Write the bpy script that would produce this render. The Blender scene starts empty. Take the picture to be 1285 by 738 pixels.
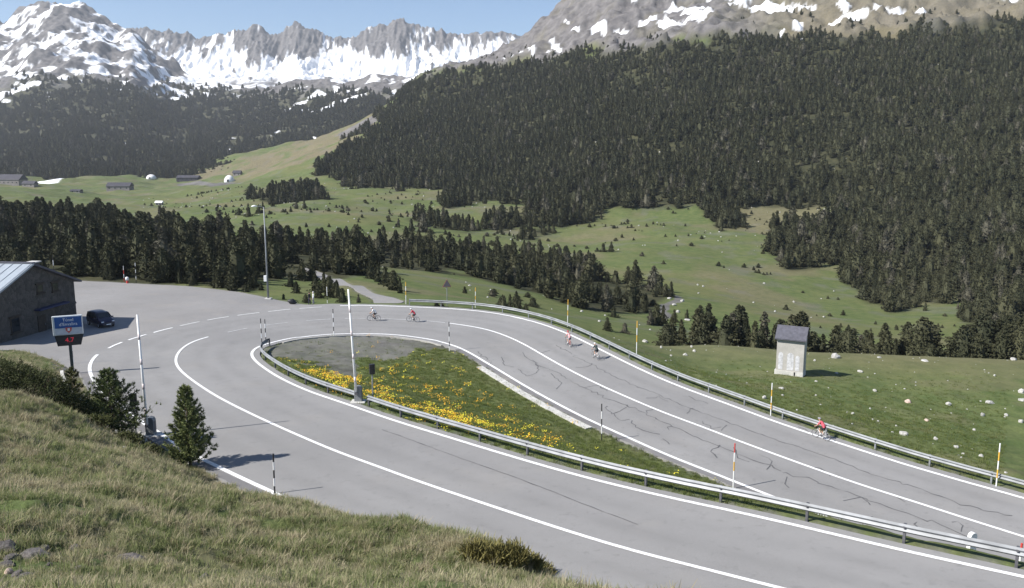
import bpy, bmesh, math, random
import numpy as np
from mathutils import Vector, Matrix, geometry as mgeo

random.seed(7); rng = np.random.default_rng(11)
S = bpy.context.scene
COL = S.collection

# ------------------------------------------------------------------ camera
F = 1060.0; CZ = 20.0; VH = 185.0; CU, CV = 642.5, 369.0
PITCH = math.atan((CV - VH) / F)
K = F / 1159.0
cam = bpy.data.cameras.new("camera"); camo = bpy.data.objects.new("camera", cam); COL.objects.link(camo)
cam.sensor_width = 36; cam.lens = 36 * F / 1285.0; cam.clip_start = 0.1; cam.clip_end = 20000
camo.location = (0, 0, CZ); camo.rotation_euler = (math.pi / 2 - PITCH, 0, 0)
S.camera = camo

# ------------------------------------------------------------------ light
SH = Vector((0.93, 0.36)).normalized(); ELEV = math.radians(42)
w = bpy.data.worlds.new("World"); S.world = w; w.use_nodes = True
nt = w.node_tree; bg = nt.nodes["Background"]; sky = nt.nodes.new("ShaderNodeTexSky")
sky.sky_type = 'NISHITA'; sky.sun_disc = False; sky.sun_elevation = ELEV
sky.sun_rotation = math.atan2(-SH.x, -SH.y)
sky.altitude = 2000; sky.air_density = 1.0; sky.dust_density = 0.25; sky.ozone_density = 3.0
bg.inputs[1].default_value = 0.085
nt.links.new(sky.outputs[0], bg.inputs[0])
sun = bpy.data.lights.new("sun", 'SUN'); suno = bpy.data.objects.new("sun", sun); COL.objects.link(suno)
sun.energy = 4.6; sun.angle = math.radians(0.53); sun.color = (1.0, 0.96, 0.90)
ldir = Vector((SH.x * math.cos(ELEV), SH.y * math.cos(ELEV), -math.sin(ELEV)))
suno.rotation_euler = ldir.to_track_quat('-Z', 'Y').to_euler(); suno.location = (-40, 0, 80)
S.view_settings.view_transform = 'Standard'; S.view_settings.look = 'None'
S.view_settings.exposure = 0.80; S.view_settings.gamma = 1.0
S.cycles.max_bounces = 6; S.cycles.volume_bounces = 0; S.cycles.transparent_max_bounces = 8

# ------------------------------------------------------------------ helpers
def tag(o, label=None, cat=None, group=None, kind=None):
    if label: o["label"] = label
    if cat: o["category"] = cat
    if group: o["group"] = group
    if kind: o["kind"] = kind
    return o
def empty(name, loc=(0, 0, 0), rz=0, **t):
    o = bpy.data.objects.new(name, None); COL.objects.link(o); o.location = loc; o.rotation_euler = (0, 0, rz)
    o.empty_display_size = 0.2
    return tag(o, **t)
def link(name, me, parent=None, m=None, **t):
    if m is not None:
        me.materials.clear(); me.materials.append(m)
    o = bpy.data.objects.new(name, me); COL.objects.link(o)
    if parent: o.parent = parent
    return tag(o, **t)
def mesh_np(name, V, Fc, smooth=True):
    """V (n,3); Fc (m,k) with constant k"""
    V = np.asarray(V, np.float32); Fc = np.asarray(Fc, np.int32)
    me = bpy.data.meshes.new(name); k = Fc.shape[1]; m = len(Fc)
    me.vertices.add(len(V)); me.vertices.foreach_set("co", V.ravel())
    me.loops.add(m * k); me.loops.foreach_set("vertex_index", Fc.ravel())
    me.polygons.add(m); me.polygons.foreach_set("loop_start", np.arange(0, m * k, k, dtype=np.int32))
    me.polygons.foreach_set("loop_total", np.full(m, k, np.int32))
    me.polygons.foreach_set("use_smooth", np.full(m, smooth))
    me.update(calc_edges=True); me.validate()
    return me
class MB:
    def __init__(s): s.v = []; s.f = []
    def add(s, vs, fs):
        b = len(s.v); s.v += [tuple(v) for v in vs]; s.f += [tuple(i + b for i in f) for f in fs]; return s
    def box(s, c, d, M=None):
        x, y, z = [k / 2 for k in d]
        vs = [Vector((sx * x, sy * y, sz * z)) for sz in (-1, 1) for sy in (-1, 1) for sx in (-1, 1)]
        if M is not None: vs = [M @ v for v in vs]
        vs = [v + Vector(c) for v in vs]
        return s.add(vs, [(0, 2, 3, 1), (4, 5, 7, 6), (0, 1, 5, 4), (2, 6, 7, 3), (0, 4, 6, 2), (1, 3, 7, 5)])
    def tube(s, pts, r, n=8, cap=True):
        pts = [Vector(p) for p in pts]; rs = r if isinstance(r, (list, tuple)) else [r] * len(pts)
        vs = []; fs = []
        for i, p in enumerate(pts):
            t = (pts[min(i + 1, len(pts) - 1)] - pts[max(i - 1, 0)]).normalized()
            a = Vector((0, 0, 1)) if abs(t.z) < 0.9 else Vector((1, 0, 0))
            u = t.cross(a).normalized(); q = t.cross(u)
            for k in range(n):
                an = 2 * math.pi * k / n; vs.append(p + (u * math.cos(an) + q * math.sin(an)) * rs[i])
        for i in range(len(pts) - 1):
            for k in range(n):
                a = i * n + k; b = i * n + (k + 1) % n; fs.append((a, b, b + n, a + n))
        if cap: fs.append(tuple(range(n - 1, -1, -1))); fs.append(tuple(range((len(pts) - 1) * n, len(pts) * n)))
        return s.add(vs, fs)
    def prism(s, prof, y0, y1):
        n = len(prof); vs = [(x, y0, z) for x, z in prof] + [(x, y1, z) for x, z in prof]
        return s.add(vs, [tuple(range(n)), tuple(range(2 * n - 1, n - 1, -1))] + [(i, i + n, (i + 1) % n + n, (i + 1) % n) for i in range(n)])
    def torus(s, c, R, r, n=28, m=8, axis='y'):
        vs = []; fs = []
        for i in range(n):
            a = 2 * math.pi * i / n
            for j in range(m):
                b = 2 * math.pi * j / m; rr = R + r * math.cos(b)
                p = (rr * math.cos(a), r * math.sin(b), rr * math.sin(a))
                vs.append(Vector(p) + Vector(c))
        for i in range(n):
            for j in range(m):
                fs.append((i * m + j, ((i + 1) % n) * m + j, ((i + 1) % n) * m + (j + 1) % m, i * m + (j + 1) % m))
        return s.add(vs, fs)
    def mesh(s, name, smooth=False):
        me = bpy.data.meshes.new(name); me.from_pydata(s.v, [], s.f)
        bm = bmesh.new(); bm.from_mesh(me); bmesh.ops.recalc_face_normals(bm, faces=bm.faces); bm.to_mesh(me); bm.free()
        if smooth:
            for p in me.polygons: p.use_smooth = True
        me.update(); return me
    def build(s, name, m, parent=None, smooth=False, bevel=0, **t):
        o = link(name, s.mesh(name, smooth), parent, m, **t)
        if bevel:
            b = o.modifiers.new("bevel", 'BEVEL'); b.width = bevel; b.segments = 2; b.limit_method = 'ANGLE'
        return o

# ------------------------------------------------------------------ noise (numpy)
def _h(ix, iy, s):
    h = (ix * 374761393 + iy * 668265263 + s * 1442695041) & 0x7fffffff
    h = ((h ^ (h >> 13)) * 1274126177) & 0x7fffffff
    return ((h ^ (h >> 16)) & 0xffffff) / float(0xffffff)
def vnoise(x, y, s=0):
    x = np.asarray(x, float); y = np.asarray(y, float)
    ix = np.floor(x).astype(np.int64); iy = np.floor(y).astype(np.int64); fx = x - ix; fy = y - iy
    fx = fx * fx * fx * (fx * (fx * 6 - 15) + 10); fy = fy * fy * fy * (fy * (fy * 6 - 15) + 10)
    a = _h(ix, iy, s); b = _h(ix + 1, iy, s); c = _h(ix, iy + 1, s); d = _h(ix + 1, iy + 1, s)
    return (a + (b - a) * fx) * (1 - fy) + (c + (d - c) * fx) * fy
def fbm(x, y, o=4, s=0, g=0.5):
    t = 0; am = 1; n = 0
    for k in range(o):
        t = t + am * vnoise(x * 2 ** k + 17.3 * k, y * 2 ** k - 9.1 * k, s + k); n += am; am *= g
    return t / n
def ridged(x, y, o=4, s=0):
    t = 0; am = 1; n = 0
    for k in range(o):
        t = t + am * (1 - np.abs(2 * vnoise(x * 2 ** k + 5.7 * k, y * 2 ** k + 3.1 * k, s + k) - 1)); n += am; am *= 0.5
    return t / n
def sstep(a, b, x):
    t = np.clip((x - a) / (b - a), 0, 1); return t * t * (3 - 2 * t)
def inpoly(px, py, poly):
    px = np.asarray(px); py = np.asarray(py); ins = np.zeros(px.shape, bool); n = len(poly)
    for i in range(n):
        x1, y1 = poly[i][0], poly[i][1]; x2, y2 = poly[(i + 1) % n][0], poly[(i + 1) % n][1]
        if y1 == y2: continue
        c = ((y1 > py) != (y2 > py)) & (px < (x2 - x1) * (py - y1) / (y2 - y1) + x1); ins ^= c
    return ins

# ------------------------------------------------------------------ measuring the photograph: rays and the road lines
CP, SP = math.cos(PITCH), math.sin(PITCH)
def ray(u, v):
    a = (u - CU) / F; b = (CV - v) / F
    return np.array([a, CP + b * SP, -SP + b * CP])
def at_z(u, v, z):
    d = ray(u, v); return d[:2] * ((z - CZ) / d[2])
def at_y(u, v, Y):
    d = ray(u, v); t = Y / d[1]; return np.array([d[0] * t, Y, CZ + d[2] * t])
def zrow(v, Y): return float(at_y(CU, v, Y)[2])
def project(x, y, z):
    zz = z - CZ; dep = y * CP - zz * SP; up = y * SP + zz * CP
    return CU + F * x / dep, CV - F * up / dep
OUT = [(1285,625),(1238,612.6),(1189.7,598.6),(1141.5,584.8),(1093,569.6),(980,532),(949,520.6),(911,506.3),(873,493),(835,478),(797,460.8),(768.5,446.6),(729,427),(710,418),(691,411),(672,404.5),(634,395.4),(596,390.3),(544.7,386.5),(471,384),(440,383.8),(414,385),(385,387),(362.6,388.8),(340,391.2),(315,394),(275.5,399.4),(252.7,403.6),(231.8,408),(211,413),(188,418.7),(161.6,427),(146,432.6),(133.5,439),(123.3,445),(117,451),(112.3,459.5),(113,471),(125,488),(138.8,500.8),(167.3,523.6),(184.4,534),(239.4,570),(260.3,579.5),(300,599.5),(351,622)]
CEN = [(1285,674.6),(1238,660),(1189.7,644.4),(1141.5,628.7),(1093,613.5),(1045,597.4),(941,559.5),(911,548),(873,533.3),(835,519.6),(797,503.5),(768.5,491),(740,478),(709.8,462.4),(690.8,452),(671.8,440.6),(652.8,430),(633.9,421.6),(614.9,415.2),(595.9,410.8),(563.6,406),(539,403.6),(508.7,401.4),(451.8,400),(429,400.3),(397.7,402),(375,404),(349,406.8),(322.8,410.2),(305.8,413.4),(286.8,417.4),(264,422.5),(245,428.2),(231.8,434.9),(223.3,443.4),(220,453),(223,462),(233.7,472.4),(250.8,484.7),(269.8,497),(294.4,510.3),(338,531.2),(375.9,547.9),(413.9,564.4),(451.8,578.6),(489.8,592.2),(530.4,607.5),(630.8,641),(731.2,674.4),(831.6,703),(975.5,738)]
INN = [(989,632.5),(918.6,604),(855,579),(820,564.4),(769.7,541.6),(731.8,524.5),(693.8,504.6),(655.9,483.7),(626,465),(607,454),(592,444.4),(573,435),(548.5,427.3),(508.7,421.6),(470.8,419),(432.8,418.7),(394.9,421.2),(366.4,424.4),(338,430.7),(322.8,436),(314.5,443.5),(319,453),(334,464.3),(347.4,473.3),(375.9,487.5),(404.4,498),(432.8,507.4),(470.8,520.7),(508.7,533.5),(630.8,570.6),(731.2,600.8),(858,630),(955.4,651),(1055.8,674.8),(1156.2,698.2),(1285,725.8)]
def smooth_line(P, step=0.6):
    """Catmull-Rom through P, resampled evenly; returns (n,k)"""
    P = np.asarray(P, float); Q = np.vstack([2 * P[0] - P[1], P, 2 * P[-1] - P[-2]]); o = []
    for i in range(1, len(Q) - 2):
        t = np.linspace(0, 1, 12, endpoint=False)[:, None]
        a, b, c, d = Q[i - 1], Q[i], Q[i + 1], Q[i + 2]
        o.append(0.5 * (2 * b + (c - a) * t + (2 * a - 5 * b + 4 * c - d) * t ** 2 + (-a + 3 * b - 3 * c + d) * t ** 3))
    o = np.vstack(o + [Q[-2:-1]])
    for _ in range(2): o[6:-6] = (o[:-12] + o[3:-9] + o[6:-6] + o[9:-3] + o[12:]) / 5
    L = np.r_[0, np.cumsum(np.linalg.norm(np.diff(o[:, :2], axis=0), axis=1))]
    s = np.linspace(0, L[-1], max(2, int(L[-1] / step)))
    return np.stack([np.interp(s, L, o[:, k]) for k in range(o.shape[1])], 1)
GF, GN = 0.034, 0.05
k0 = int(np.argmin([p[0] for p in CEN])); cen = [None] * len(CEN); cen[k0] = np.array([*at_z(*CEN[k0], 0), 0.0])
for rg, g in ((range(k0 - 1, -1, -1), -GF), (range(k0 + 1, len(CEN)), GN)):
    p = cen[k0]
    for i in rg:
        zz = p[2]
        for _ in range(15):
            q = at_z(*CEN[i], zz); zz = p[2] + g * np.linalg.norm(q - p[:2])
        p = np.array([*q, zz]); cen[i] = p
cen = np.array(cen)
def extend(P, n, a, b):
    d0 = (P[0] - P[2]); d0 /= np.linalg.norm(d0[:2]); d1 = (P[-1] - P[-3]); d1 /= np.linalg.norm(d1[:2])
    return np.vstack([P[0] + d0 * a] * (a > 0) + [P] + [P[-1] + d1 * b] * (b > 0))
cen = smooth_line(extend(cen, 1, 26, 30))
def lift(L, bank):
    o = []
    for u, v in L:
        z = 0.0
        for _ in range(25):
            q = at_z(u, v, z); j = int(np.argmin(((cen[:, :2] - q) ** 2).sum(1)))
            z = cen[j, 2] + bank
        o.append([*q, z])
    return np.array(o)
out = lift(OUT, 0.22); inn = lift(INN, -0.2)
# where the bank hides the outer edge, mirror the inner edge across the centre line
tan = np.gradient(cen[:, :2], axis=0); tan /= np.linalg.norm(tan, axis=1)[:, None]
nrm = np.stack([-tan[:, 1], tan[:, 0]], 1)          # left of travel (travel: far right -> hairpin -> near right)
def side(P):
    j = np.argmin(((cen[None, :, :2] - P[:, None, :2]) ** 2).sum(2), 1); return j, ((P[:, :2] - cen[j, :2]) * nrm[j]).sum(1)
jo, so = side(out); ji, si = side(inn)
jlast = jo[-1]; tail = []
for j in range(jlast + 8, len(cen), 8):
    ww = 0.4 * abs(so[-1]) + 0.6 * 6.0 if j > jlast + 16 else abs(so[-1])
    tail.append([*(cen[j, :2] + np.sign(so[-1]) * ww * nrm[j]), cen[j, 2] + 0.1])
out = np.vstack([out[0] + (cen[0] - cen[45]) / np.linalg.norm(cen[0] - cen[45]) * 26, out, tail])
j0 = ji[0]; head = []
for j in range(j0 - 8, -1, -8): head.insert(0, [*(cen[j, :2] + np.sign(si[0]) * abs(si[0]) * nrm[j]), cen[j, 2] - 0.1])
d = inn[-1] - inn[-3]; d /= np.linalg.norm(d)
inn = np.vstack([np.array(head), inn, inn[-1] + d * 12, inn[-1] + d * 28])
out = smooth_line(out); inn = smooth_line(inn)
def offset(P, d):
    t = np.gradient(P[:, :2], axis=0); t /= np.linalg.norm(t, axis=1)[:, None]
    Q = P.copy(); Q[:, 0] += -t[:, 1] * d; Q[:, 1] += t[:, 0] * d; return Q
# travel goes anticlockwise round the hairpin seen from above: the outside lies to the right (negative offset)
_s = np.sign(((out[200, :2] - cen[np.argmin(((cen[:, :2] - out[200, :2]) ** 2).sum(1)), :2]) * nrm[np.argmin(((cen[:, :2] - out[200, :2]) ** 2).sum(1))]).sum())
OUTWARD = _s
def outward(P, d): return offset(P, OUTWARD * d)
road_poly = np.vstack([outward(out, 0.9), outward(inn, -0.75)[::-1]])[:, :2]

# ------------------------------------------------------------------ terrain: one height function through surveyed points
ctl = []; cc = []
def cw(x, y, z, c=2.0): ctl.append((x, y, z)); cc.append(c)
def cp(u, v, Y, c=None):
    p = at_y(u, v, Y * K); cw(*p, c if c else max(2.5, 0.10 * Y * K))
for P, st in ((cen, 7), (out, 7), (inn, 7), (outward(out, 1.6), 8), (outward(inn, -1.2), 8)):
    for p in P[::st]: cw(p[0], p[1], p[2], 1.5)
# island crown: slightly sunk grass
# car park and building apron
for u, v, z in ((240, 385, -0.7), (160, 390, -0.6), (300, 375, -1.0), (100, 404, -0.3), (60, 425, -0.1), (10, 435, 0.1), (-60, 440, 0.2), (100, 353, -1.2), (180, 357, -1.3), (240, 360, -1.4), (300, 367, -1.5), (338, 375, -1.5), (375, 383, -1.5), (20, 380, -0.5), (-60, 380, -0.5), (-60, 353, -1), (0, 353, -1), (60, 453, 0.5), (90, 462, 0.4)):
    cw(*at_z(u, v, z), z, 2.0)
# side road
for u, v, z in ((505, 377, -2.2), (490, 374, -2.4), (478, 381, -2.2), (451, 359, -3.6), (451, 367, -3.6), (425, 350, -4.8), (422, 358, -4.8), (408, 345, -5.6), (404, 351, -5.6)):
    cw(*at_z(u, v, z), z, 2.0)
# foreground bank
for q in ((234,586,47.5),(275,620,44.5),(321,648,42),(360,663,40),(401,664,38.5),(440,673,36.5),(480,690,34.5),(530,703,32.7),(580,711,31),(635,717,29),(691,732,27.5),(731,762,25.5),(850,790,22),(1000,850,20),(1200,900,19),
          (0,738,15),(200,738,17),(400,738,19),(600,738,22),(0,640,22),(150,640,25),(300,660,28),(450,705,25),(0,545,34),(0,495,45),(100,560,40),(60,510,46),(150,565,44),(200,590,41),(-150,600,27),(-150,480,50),(-150,740,16),
          (20,475,58),(0,445,72),(60,470,65),(-80,445,70),(110,530,48)):
    cp(*q, c=2.0)
for q in ((0,0,18.3),(4,5,16.4),(-5,5,16.8),(-12,0,18.5),(-25,5,17.5),(-35,20,14),(15,5,12.5),(25,-5,13),(0,-8,19.2),(-30,-10,20),(30,-15,14), (0,10,14.4)): cw(*q, 2.0)
# meadow with the hut, its far edge and the drop behind
for q in ((790,431,122),(900,433,124),(1000,441,122),(1100,445,122),(1200,449,123),(1285,452,123),(1400,458,123),(900,470,102),(1000,480,97),(1100,520,86),(1200,540,83),(1285,560,80),(1285,500,98),(1150,480,104),(1500,560,82),(1500,500,100)): cp(*q, c=5)
for q in ((800,437,140),(900,448,150),(1000,455,152),(1100,458,152),(1200,462,152),(1285,466,152),(1450,470,152),
          (830,420,170),(830,400,210),(900,425,185),(1000,430,190),(1100,430,195),(1200,432,200),(1285,435,205),(1450,440,205),
          (850,372,255),(850,340,320),(850,300,420),(850,262,520),(850,240,560),(850,150,760),(850,60,1000),(850,30,1150),(850,0,1290),(850,-70,1600),
          (1000,385,270),(1000,340,350),(1000,300,440),(1000,255,530),(1000,200,620),(1000,100,830),(1000,45,960),(1000,10,1100),(1000,-60,1400),
          (1100,400,250),(1100,380,285),(1100,330,370),(1100,300,420),(1100,250,510),(1100,200,590),(1100,100,790),(1100,40,930),(1100,0,1080),(1100,-70,1350),
          (1240,405,240),(1240,350,320),(1240,300,400),(1240,250,480),(1240,150,660),(1240,60,850),(1240,25,950),(1240,-10,1100),(1240,-70,1350),
          (1500,400,250),(1500,300,380),(1500,150,640),(1500,30,900),(1500,-70,1350),(1900,380,250),(1900,150,640),(1900,-70,1350),
          (720,395,190),(720,370,240),(720,340,310),(720,300,430),(720,270,520),(720,250,590),(720,200,740),(720,100,1040),(720,62,1200),(720,35,1330),(715,0,1480),(740,-30,1600),
          (640,385,165),(640,365,215),(640,330,310),(640,295,420),(640,265,540),(640,245,640),(640,200,800),(640,120,1100),(640,75,1330),(640,62,1480),(640,90,1650),
          (560,376,150),(560,368,175),(560,345,235),(560,320,300),(560,295,390),(560,268,520),(560,248,630),(560,235,720),(560,200,880),(560,150,1080),(560,100,1300),(560,84,1480),(560,110,1650),
          (480,350,190),(480,330,250),(480,300,350),(480,265,520),(480,245,640),(480,230,760),(480,190,980),(480,160,1200),(480,138,1400),(480,150,1650),
          (420,335,215),(420,300,320),(420,270,470),(420,245,640),(420,215,860),(420,180,1100),(430,166,1350),(430,170,1600),
          (350,352,165),(350,325,230),(350,295,330),(350,268,470),(350,250,620),(350,225,900),(350,205,1150),(350,190,1400),(350,185,1650),
          (250,345,160),(250,318,220),(250,300,280),(250,292,360),(250,280,460),(250,256,640),(250,236,1000),(250,224,1250),(250,216,1450),(250,205,1650),
          (150,340,165),(150,312,210),(150,288,290),(150,278,380),(150,268,520),(150,246,820),(150,232,1100),(150,224,1300),(150,214,1500),
          (50,340,170),(50,308,210),(50,280,295),(50,274,390),(50,262,520),(50,240,820),(50,230,1100),(50,222,1300),(50,212,1500),
          (-80,340,170),(-80,300,230),(-80,275,320),(-80,255,520),(-80,235,850),(-80,222,1300),(-80,212,1500),(-500,340,170),(-500,270,330),(-500,230,850),(-500,215,1300)): cp(*q)
ctl = np.array(ctl); cc = np.array(cc)
_sc = 100.0
def _phi(X, Y):
    dx = X[:, None] - ctl[None, :, 0]; dy = Y[:, None] - ctl[None, :, 1]
    return np.sqrt(dx * dx + dy * dy + cc[None, :] ** 2) / _sc
_n = len(ctl); A = np.zeros((_n + 3, _n + 3)); A[:_n, :_n] = _phi(ctl[:, 0], ctl[:, 1]) - 2e-4 * np.eye(_n)
A[:_n, _n] = 1; A[:_n, _n + 1] = ctl[:, 0] / 500; A[:_n, _n + 2] = ctl[:, 1] / 500; A[_n:, :_n] = A[:_n, _n:].T
WT = np.linalg.lstsq(A, np.r_[ctl[:, 2], 0, 0, 0], rcond=1e-11)[0]
def Grbf(x, y):
    x = np.atleast_1d(np.asarray(x, float)).ravel(); y = np.atleast_1d(np.asarray(y, float)).ravel(); o = np.empty(len(x))
    for i in range(0, len(x), 20000):
        a, b = x[i:i + 20000], y[i:i + 20000]
        o[i:i + 20000] = _phi(a, b) @ WT[:_n] + WT[_n] + WT[_n + 1] * a / 500 + WT[_n + 2] * b / 500
    return o
_rb = np.vstack([outward(out, 0.9)[::2], outward(inn, -0.75)[::2]])[:, :2]; _cs = cen[::2].copy(); _ns = nrm[::2] * OUTWARD; _ts = tan[::2]
for _ in range(6): _cs[2:-2, 2] = (_cs[:-4, 2] + _cs[1:-3, 2] + _cs[2:-2, 2] + _cs[3:-1, 2] + _cs[4:, 2]) / 5
_gs = np.gradient(_cs[:, 2]) / np.maximum(np.linalg.norm(np.gradient(_cs[:, :2], axis=0), axis=1), 1e-6)
def Gs(x, y):
    """smooth terrain height: surveyed surface, with the carriageway as an even, slightly banked ribbon"""
    x = np.atleast_1d(np.asarray(x, float)).ravel(); y = np.atleast_1d(np.asarray(y, float)).ravel(); o = Grbf(x, y)
    ii = np.where((y < 150) & (y > 5) & (np.abs(x) < 75))[0]
    for i in range(0, len(ii), 15000):
        k = ii[i:i + 15000]; a, b = x[k], y[k]
        d = np.sqrt(((a[:, None] - _rb[None, :, 0]) ** 2 + (b[:, None] - _rb[None, :, 1]) ** 2).min(1)); d = np.where(inpoly(a, b, road_poly), -d, d)
        m = d < 2.6; k, a, b, d = k[m], a[m], b[m], d[m]
        if not len(k): continue
        j = np.argmin((a[:, None] - _cs[None, :, 0]) ** 2 + (b[:, None] - _cs[None, :, 1]) ** 2, 1)
        lat = (a - _cs[j, 0]) * _ns[j, 0] + (b - _cs[j, 1]) * _ns[j, 1]
        al = (a - _cs[j, 0]) * _ts[j, 0] + (b - _cs[j, 1]) * _ts[j, 1]; r = _cs[j, 2] + _gs[j] * al + 0.03 * np.clip(lat, -9, 9); w = 1 - sstep(0.3, 2.6, d); o[k] = o[k] * (1 - w) + r * w
    return o
def poly_px(P, z=None):
    return np.array([at_z(u, v, z if z is not None else 0) for u, v in P])
bnd = np.vstack([outward(out, 0.9)[::3], outward(inn, -0.75)[::3]])[:, :2]
PARK_PX = [(440,388,-1.3),(400,391,-1.3),(340,398,-1.1),(275,406,-.8),(211,420,-.5),(165,434,-.3),(140,445,-.1),(122,456,0.1),(112,462,0.2),(96,466,.4),(70,452,.4),(20,441,.1),(-60,446,.2),(-75,352,-1),(0,352,-1.1),(97,352.5,-1.2),(180,356.5,-1.3),(240,359.5,-1.4),(300,366.5,-1.5),(338,374.5,-1.5),(385,383,-1.6)]
park_poly = np.array([at_z(u, v, z) for u, v, z in PARK_PX])
SIDE_PX = [(507,379,-2.2),(490,371.5,-2.4),(464,361.5,-3.2),(438.6,352.5,-4.3),(407.7,344,-5.6),(385,338,-6.5),(380,343,-6.5),(404,351,-5.6),(425,358.5,-4.8),(451,367.5,-3.6),(468,378,-2.6),(472,384.5,-1.7),(500,385,-1.8)]
side_poly = np.array([at_z(u, v, z) for u, v, z in SIDE_PX])
def micro(x, y, z, dist):
    """relief that fades out towards the tarmac"""
    near = sstep(0.4, 4.0, dist)
    n = (fbm(x / 2.2, y / 2.2, 4, 3) - 0.5) * 0.55 * near * sstep(140, 60, y)
    bank = sstep(52, 38, y) * sstep(6, 0, x * 0.75 + y - 32)       # rougher on the camera's bank
    n = n * (1 - 0.5 * bank) + (fbm(x / 0.75, y / 0.75, 3, 9) - 0.5) * 0.36 * near * bank
    far = sstep(150, 420, y)
    n += (fbm(x / 70, y / 70, 5, 5) - 0.5) * far * (4 + 0.012 * y)
    return n
def edge_dist(x, y):
    d = np.full(len(x), 99.0); m = (y < 190) & (np.abs(x) < 120); idx = np.where(m)[0]
    B = np.vstack([bnd, np.vstack([np.linspace(park_poly[i], park_poly[(i + 1) % len(park_poly)], 12, endpoint=False) for i in range(len(park_poly))]),
                   np.vstack([np.linspace(side_poly[i], side_poly[(i + 1) % len(side_poly)], 8, endpoint=False) for i in range(len(side_poly))])])
    for i in range(0, len(idx), 20000):
        k = idx[i:i + 20000]
        d[k] = np.sqrt(((x[k, None] - B[None, :, 0]) ** 2 + (y[k, None] - B[None, :, 1]) ** 2).min(1))
    ins = inpoly(x, y, road_poly) | inpoly(x, y, park_poly) | inpoly(x, y, side_poly)
    return np.where(ins, -d, d)
def G(x, y):
    x = np.atleast_1d(np.asarray(x, float)).ravel(); y = np.atleast_1d(np.asarray(y, float)).ravel()
    z = Gs(x, y); return z + micro(x, y, z, edge_dist(x, y))
def ground_at(u, v, lo=5, hi=1500):
    d = ray(u, v); t = np.geomspace(lo, hi, 1500); X = d[0] * t; Y = d[1] * t; Z = CZ + d[2] * t
    h = G(X, Y) - Z; k = np.where(h > 0)[0]; k = k[0] if len(k) else len(t) - 1
    if k == 0: k = 1
    f = h[k - 1] / (h[k - 1] - h[k]); tt = t[k - 1] + (t[k] - t[k - 1]) * f
    return np.array([d[0] * tt, d[1] * tt, CZ + d[2] * tt])

# ------------------------------------------------------------------ materials
def nodes(name):
    m = bpy.data.materials.new(name); m.use_nodes = True; t = m.node_tree
    return m, t, t.nodes["Principled BSDF"]
def nd(t, typ, **kw):
    n = t.nodes.new(typ)
    for k, v in kw.items():
        if k in n.inputs: n.inputs[k].default_value = v
        else: setattr(n, k, v)
    return n
def mixc(t, fac, a, b):
    n = t.nodes.new("ShaderNodeMix"); n.data_type = 'RGBA'
    for s, v in ((0, fac), (6, a), (7, b)):
        if isinstance(v, bpy.types.NodeSocket): t.links.new(v, n.inputs[s])
        elif s == 0: n.inputs[0].default_value = v
        else: n.inputs[s].default_value = (*v, 1)
    return n.outputs[2]
def ramp(t, src, a, b):
    n = t.nodes.new("ShaderNodeMapRange"); n.inputs[1].default_value = a; n.inputs[2].default_value = b; n.clamp = True
    t.links.new(src, n.inputs[0]); return n.outputs[0]
def noise(t, scale, detail=4, vec=None, rough=0.55):
    n = t.nodes.new("ShaderNodeTexNoise"); n.inputs["Scale"].default_value = scale; n.inputs["Detail"].default_value = detail; n.inputs["Roughness"].default_value = rough
    if vec is not None: t.links.new(vec, n.inputs["Vector"])
    return n.outputs["Fac"]
def math_n(t, op, a, b):
    n = t.nodes.new("ShaderNodeMath"); n.operation = op
    for i, v in enumerate((a, b)):
        if isinstance(v, bpy.types.NodeSocket): t.links.new(v, n.inputs[i])
        else: n.inputs[i].default_value = v
    return n.outputs[0]
def simple(name, col, rough=0.7, var=0.12, scale=6.0, bump=0.0, metal=0.0, spec=0.4, world=False):
    m, t, b = nodes(name)
    vec = nd(t, "ShaderNodeNewGeometry").outputs["Position"] if world else nd(t, "ShaderNodeTexCoord").outputs["Object"]
    f = noise(t, scale, 5, vec)
    c = mixc(t, ramp(t, f, 0.3, 0.7), tuple(k * (1 - var) for k in col), tuple(min(1, k * (1 + var)) for k in col))
    t.links.new(c, b.inputs["Base Color"]); b.inputs["Roughness"].default_value = rough; b.inputs["Metallic"].default_value = metal
    b.inputs["Specular IOR Level"].default_value = spec
    if bump:
        n = nd(t, "ShaderNodeBump", Strength=bump, Distance=0.02); t.links.new(noise(t, scale * 4, 4, vec), n.inputs["Height"]); t.links.new(n.outputs[0], b.inputs["Normal"])
    return m
M = {}
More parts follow.
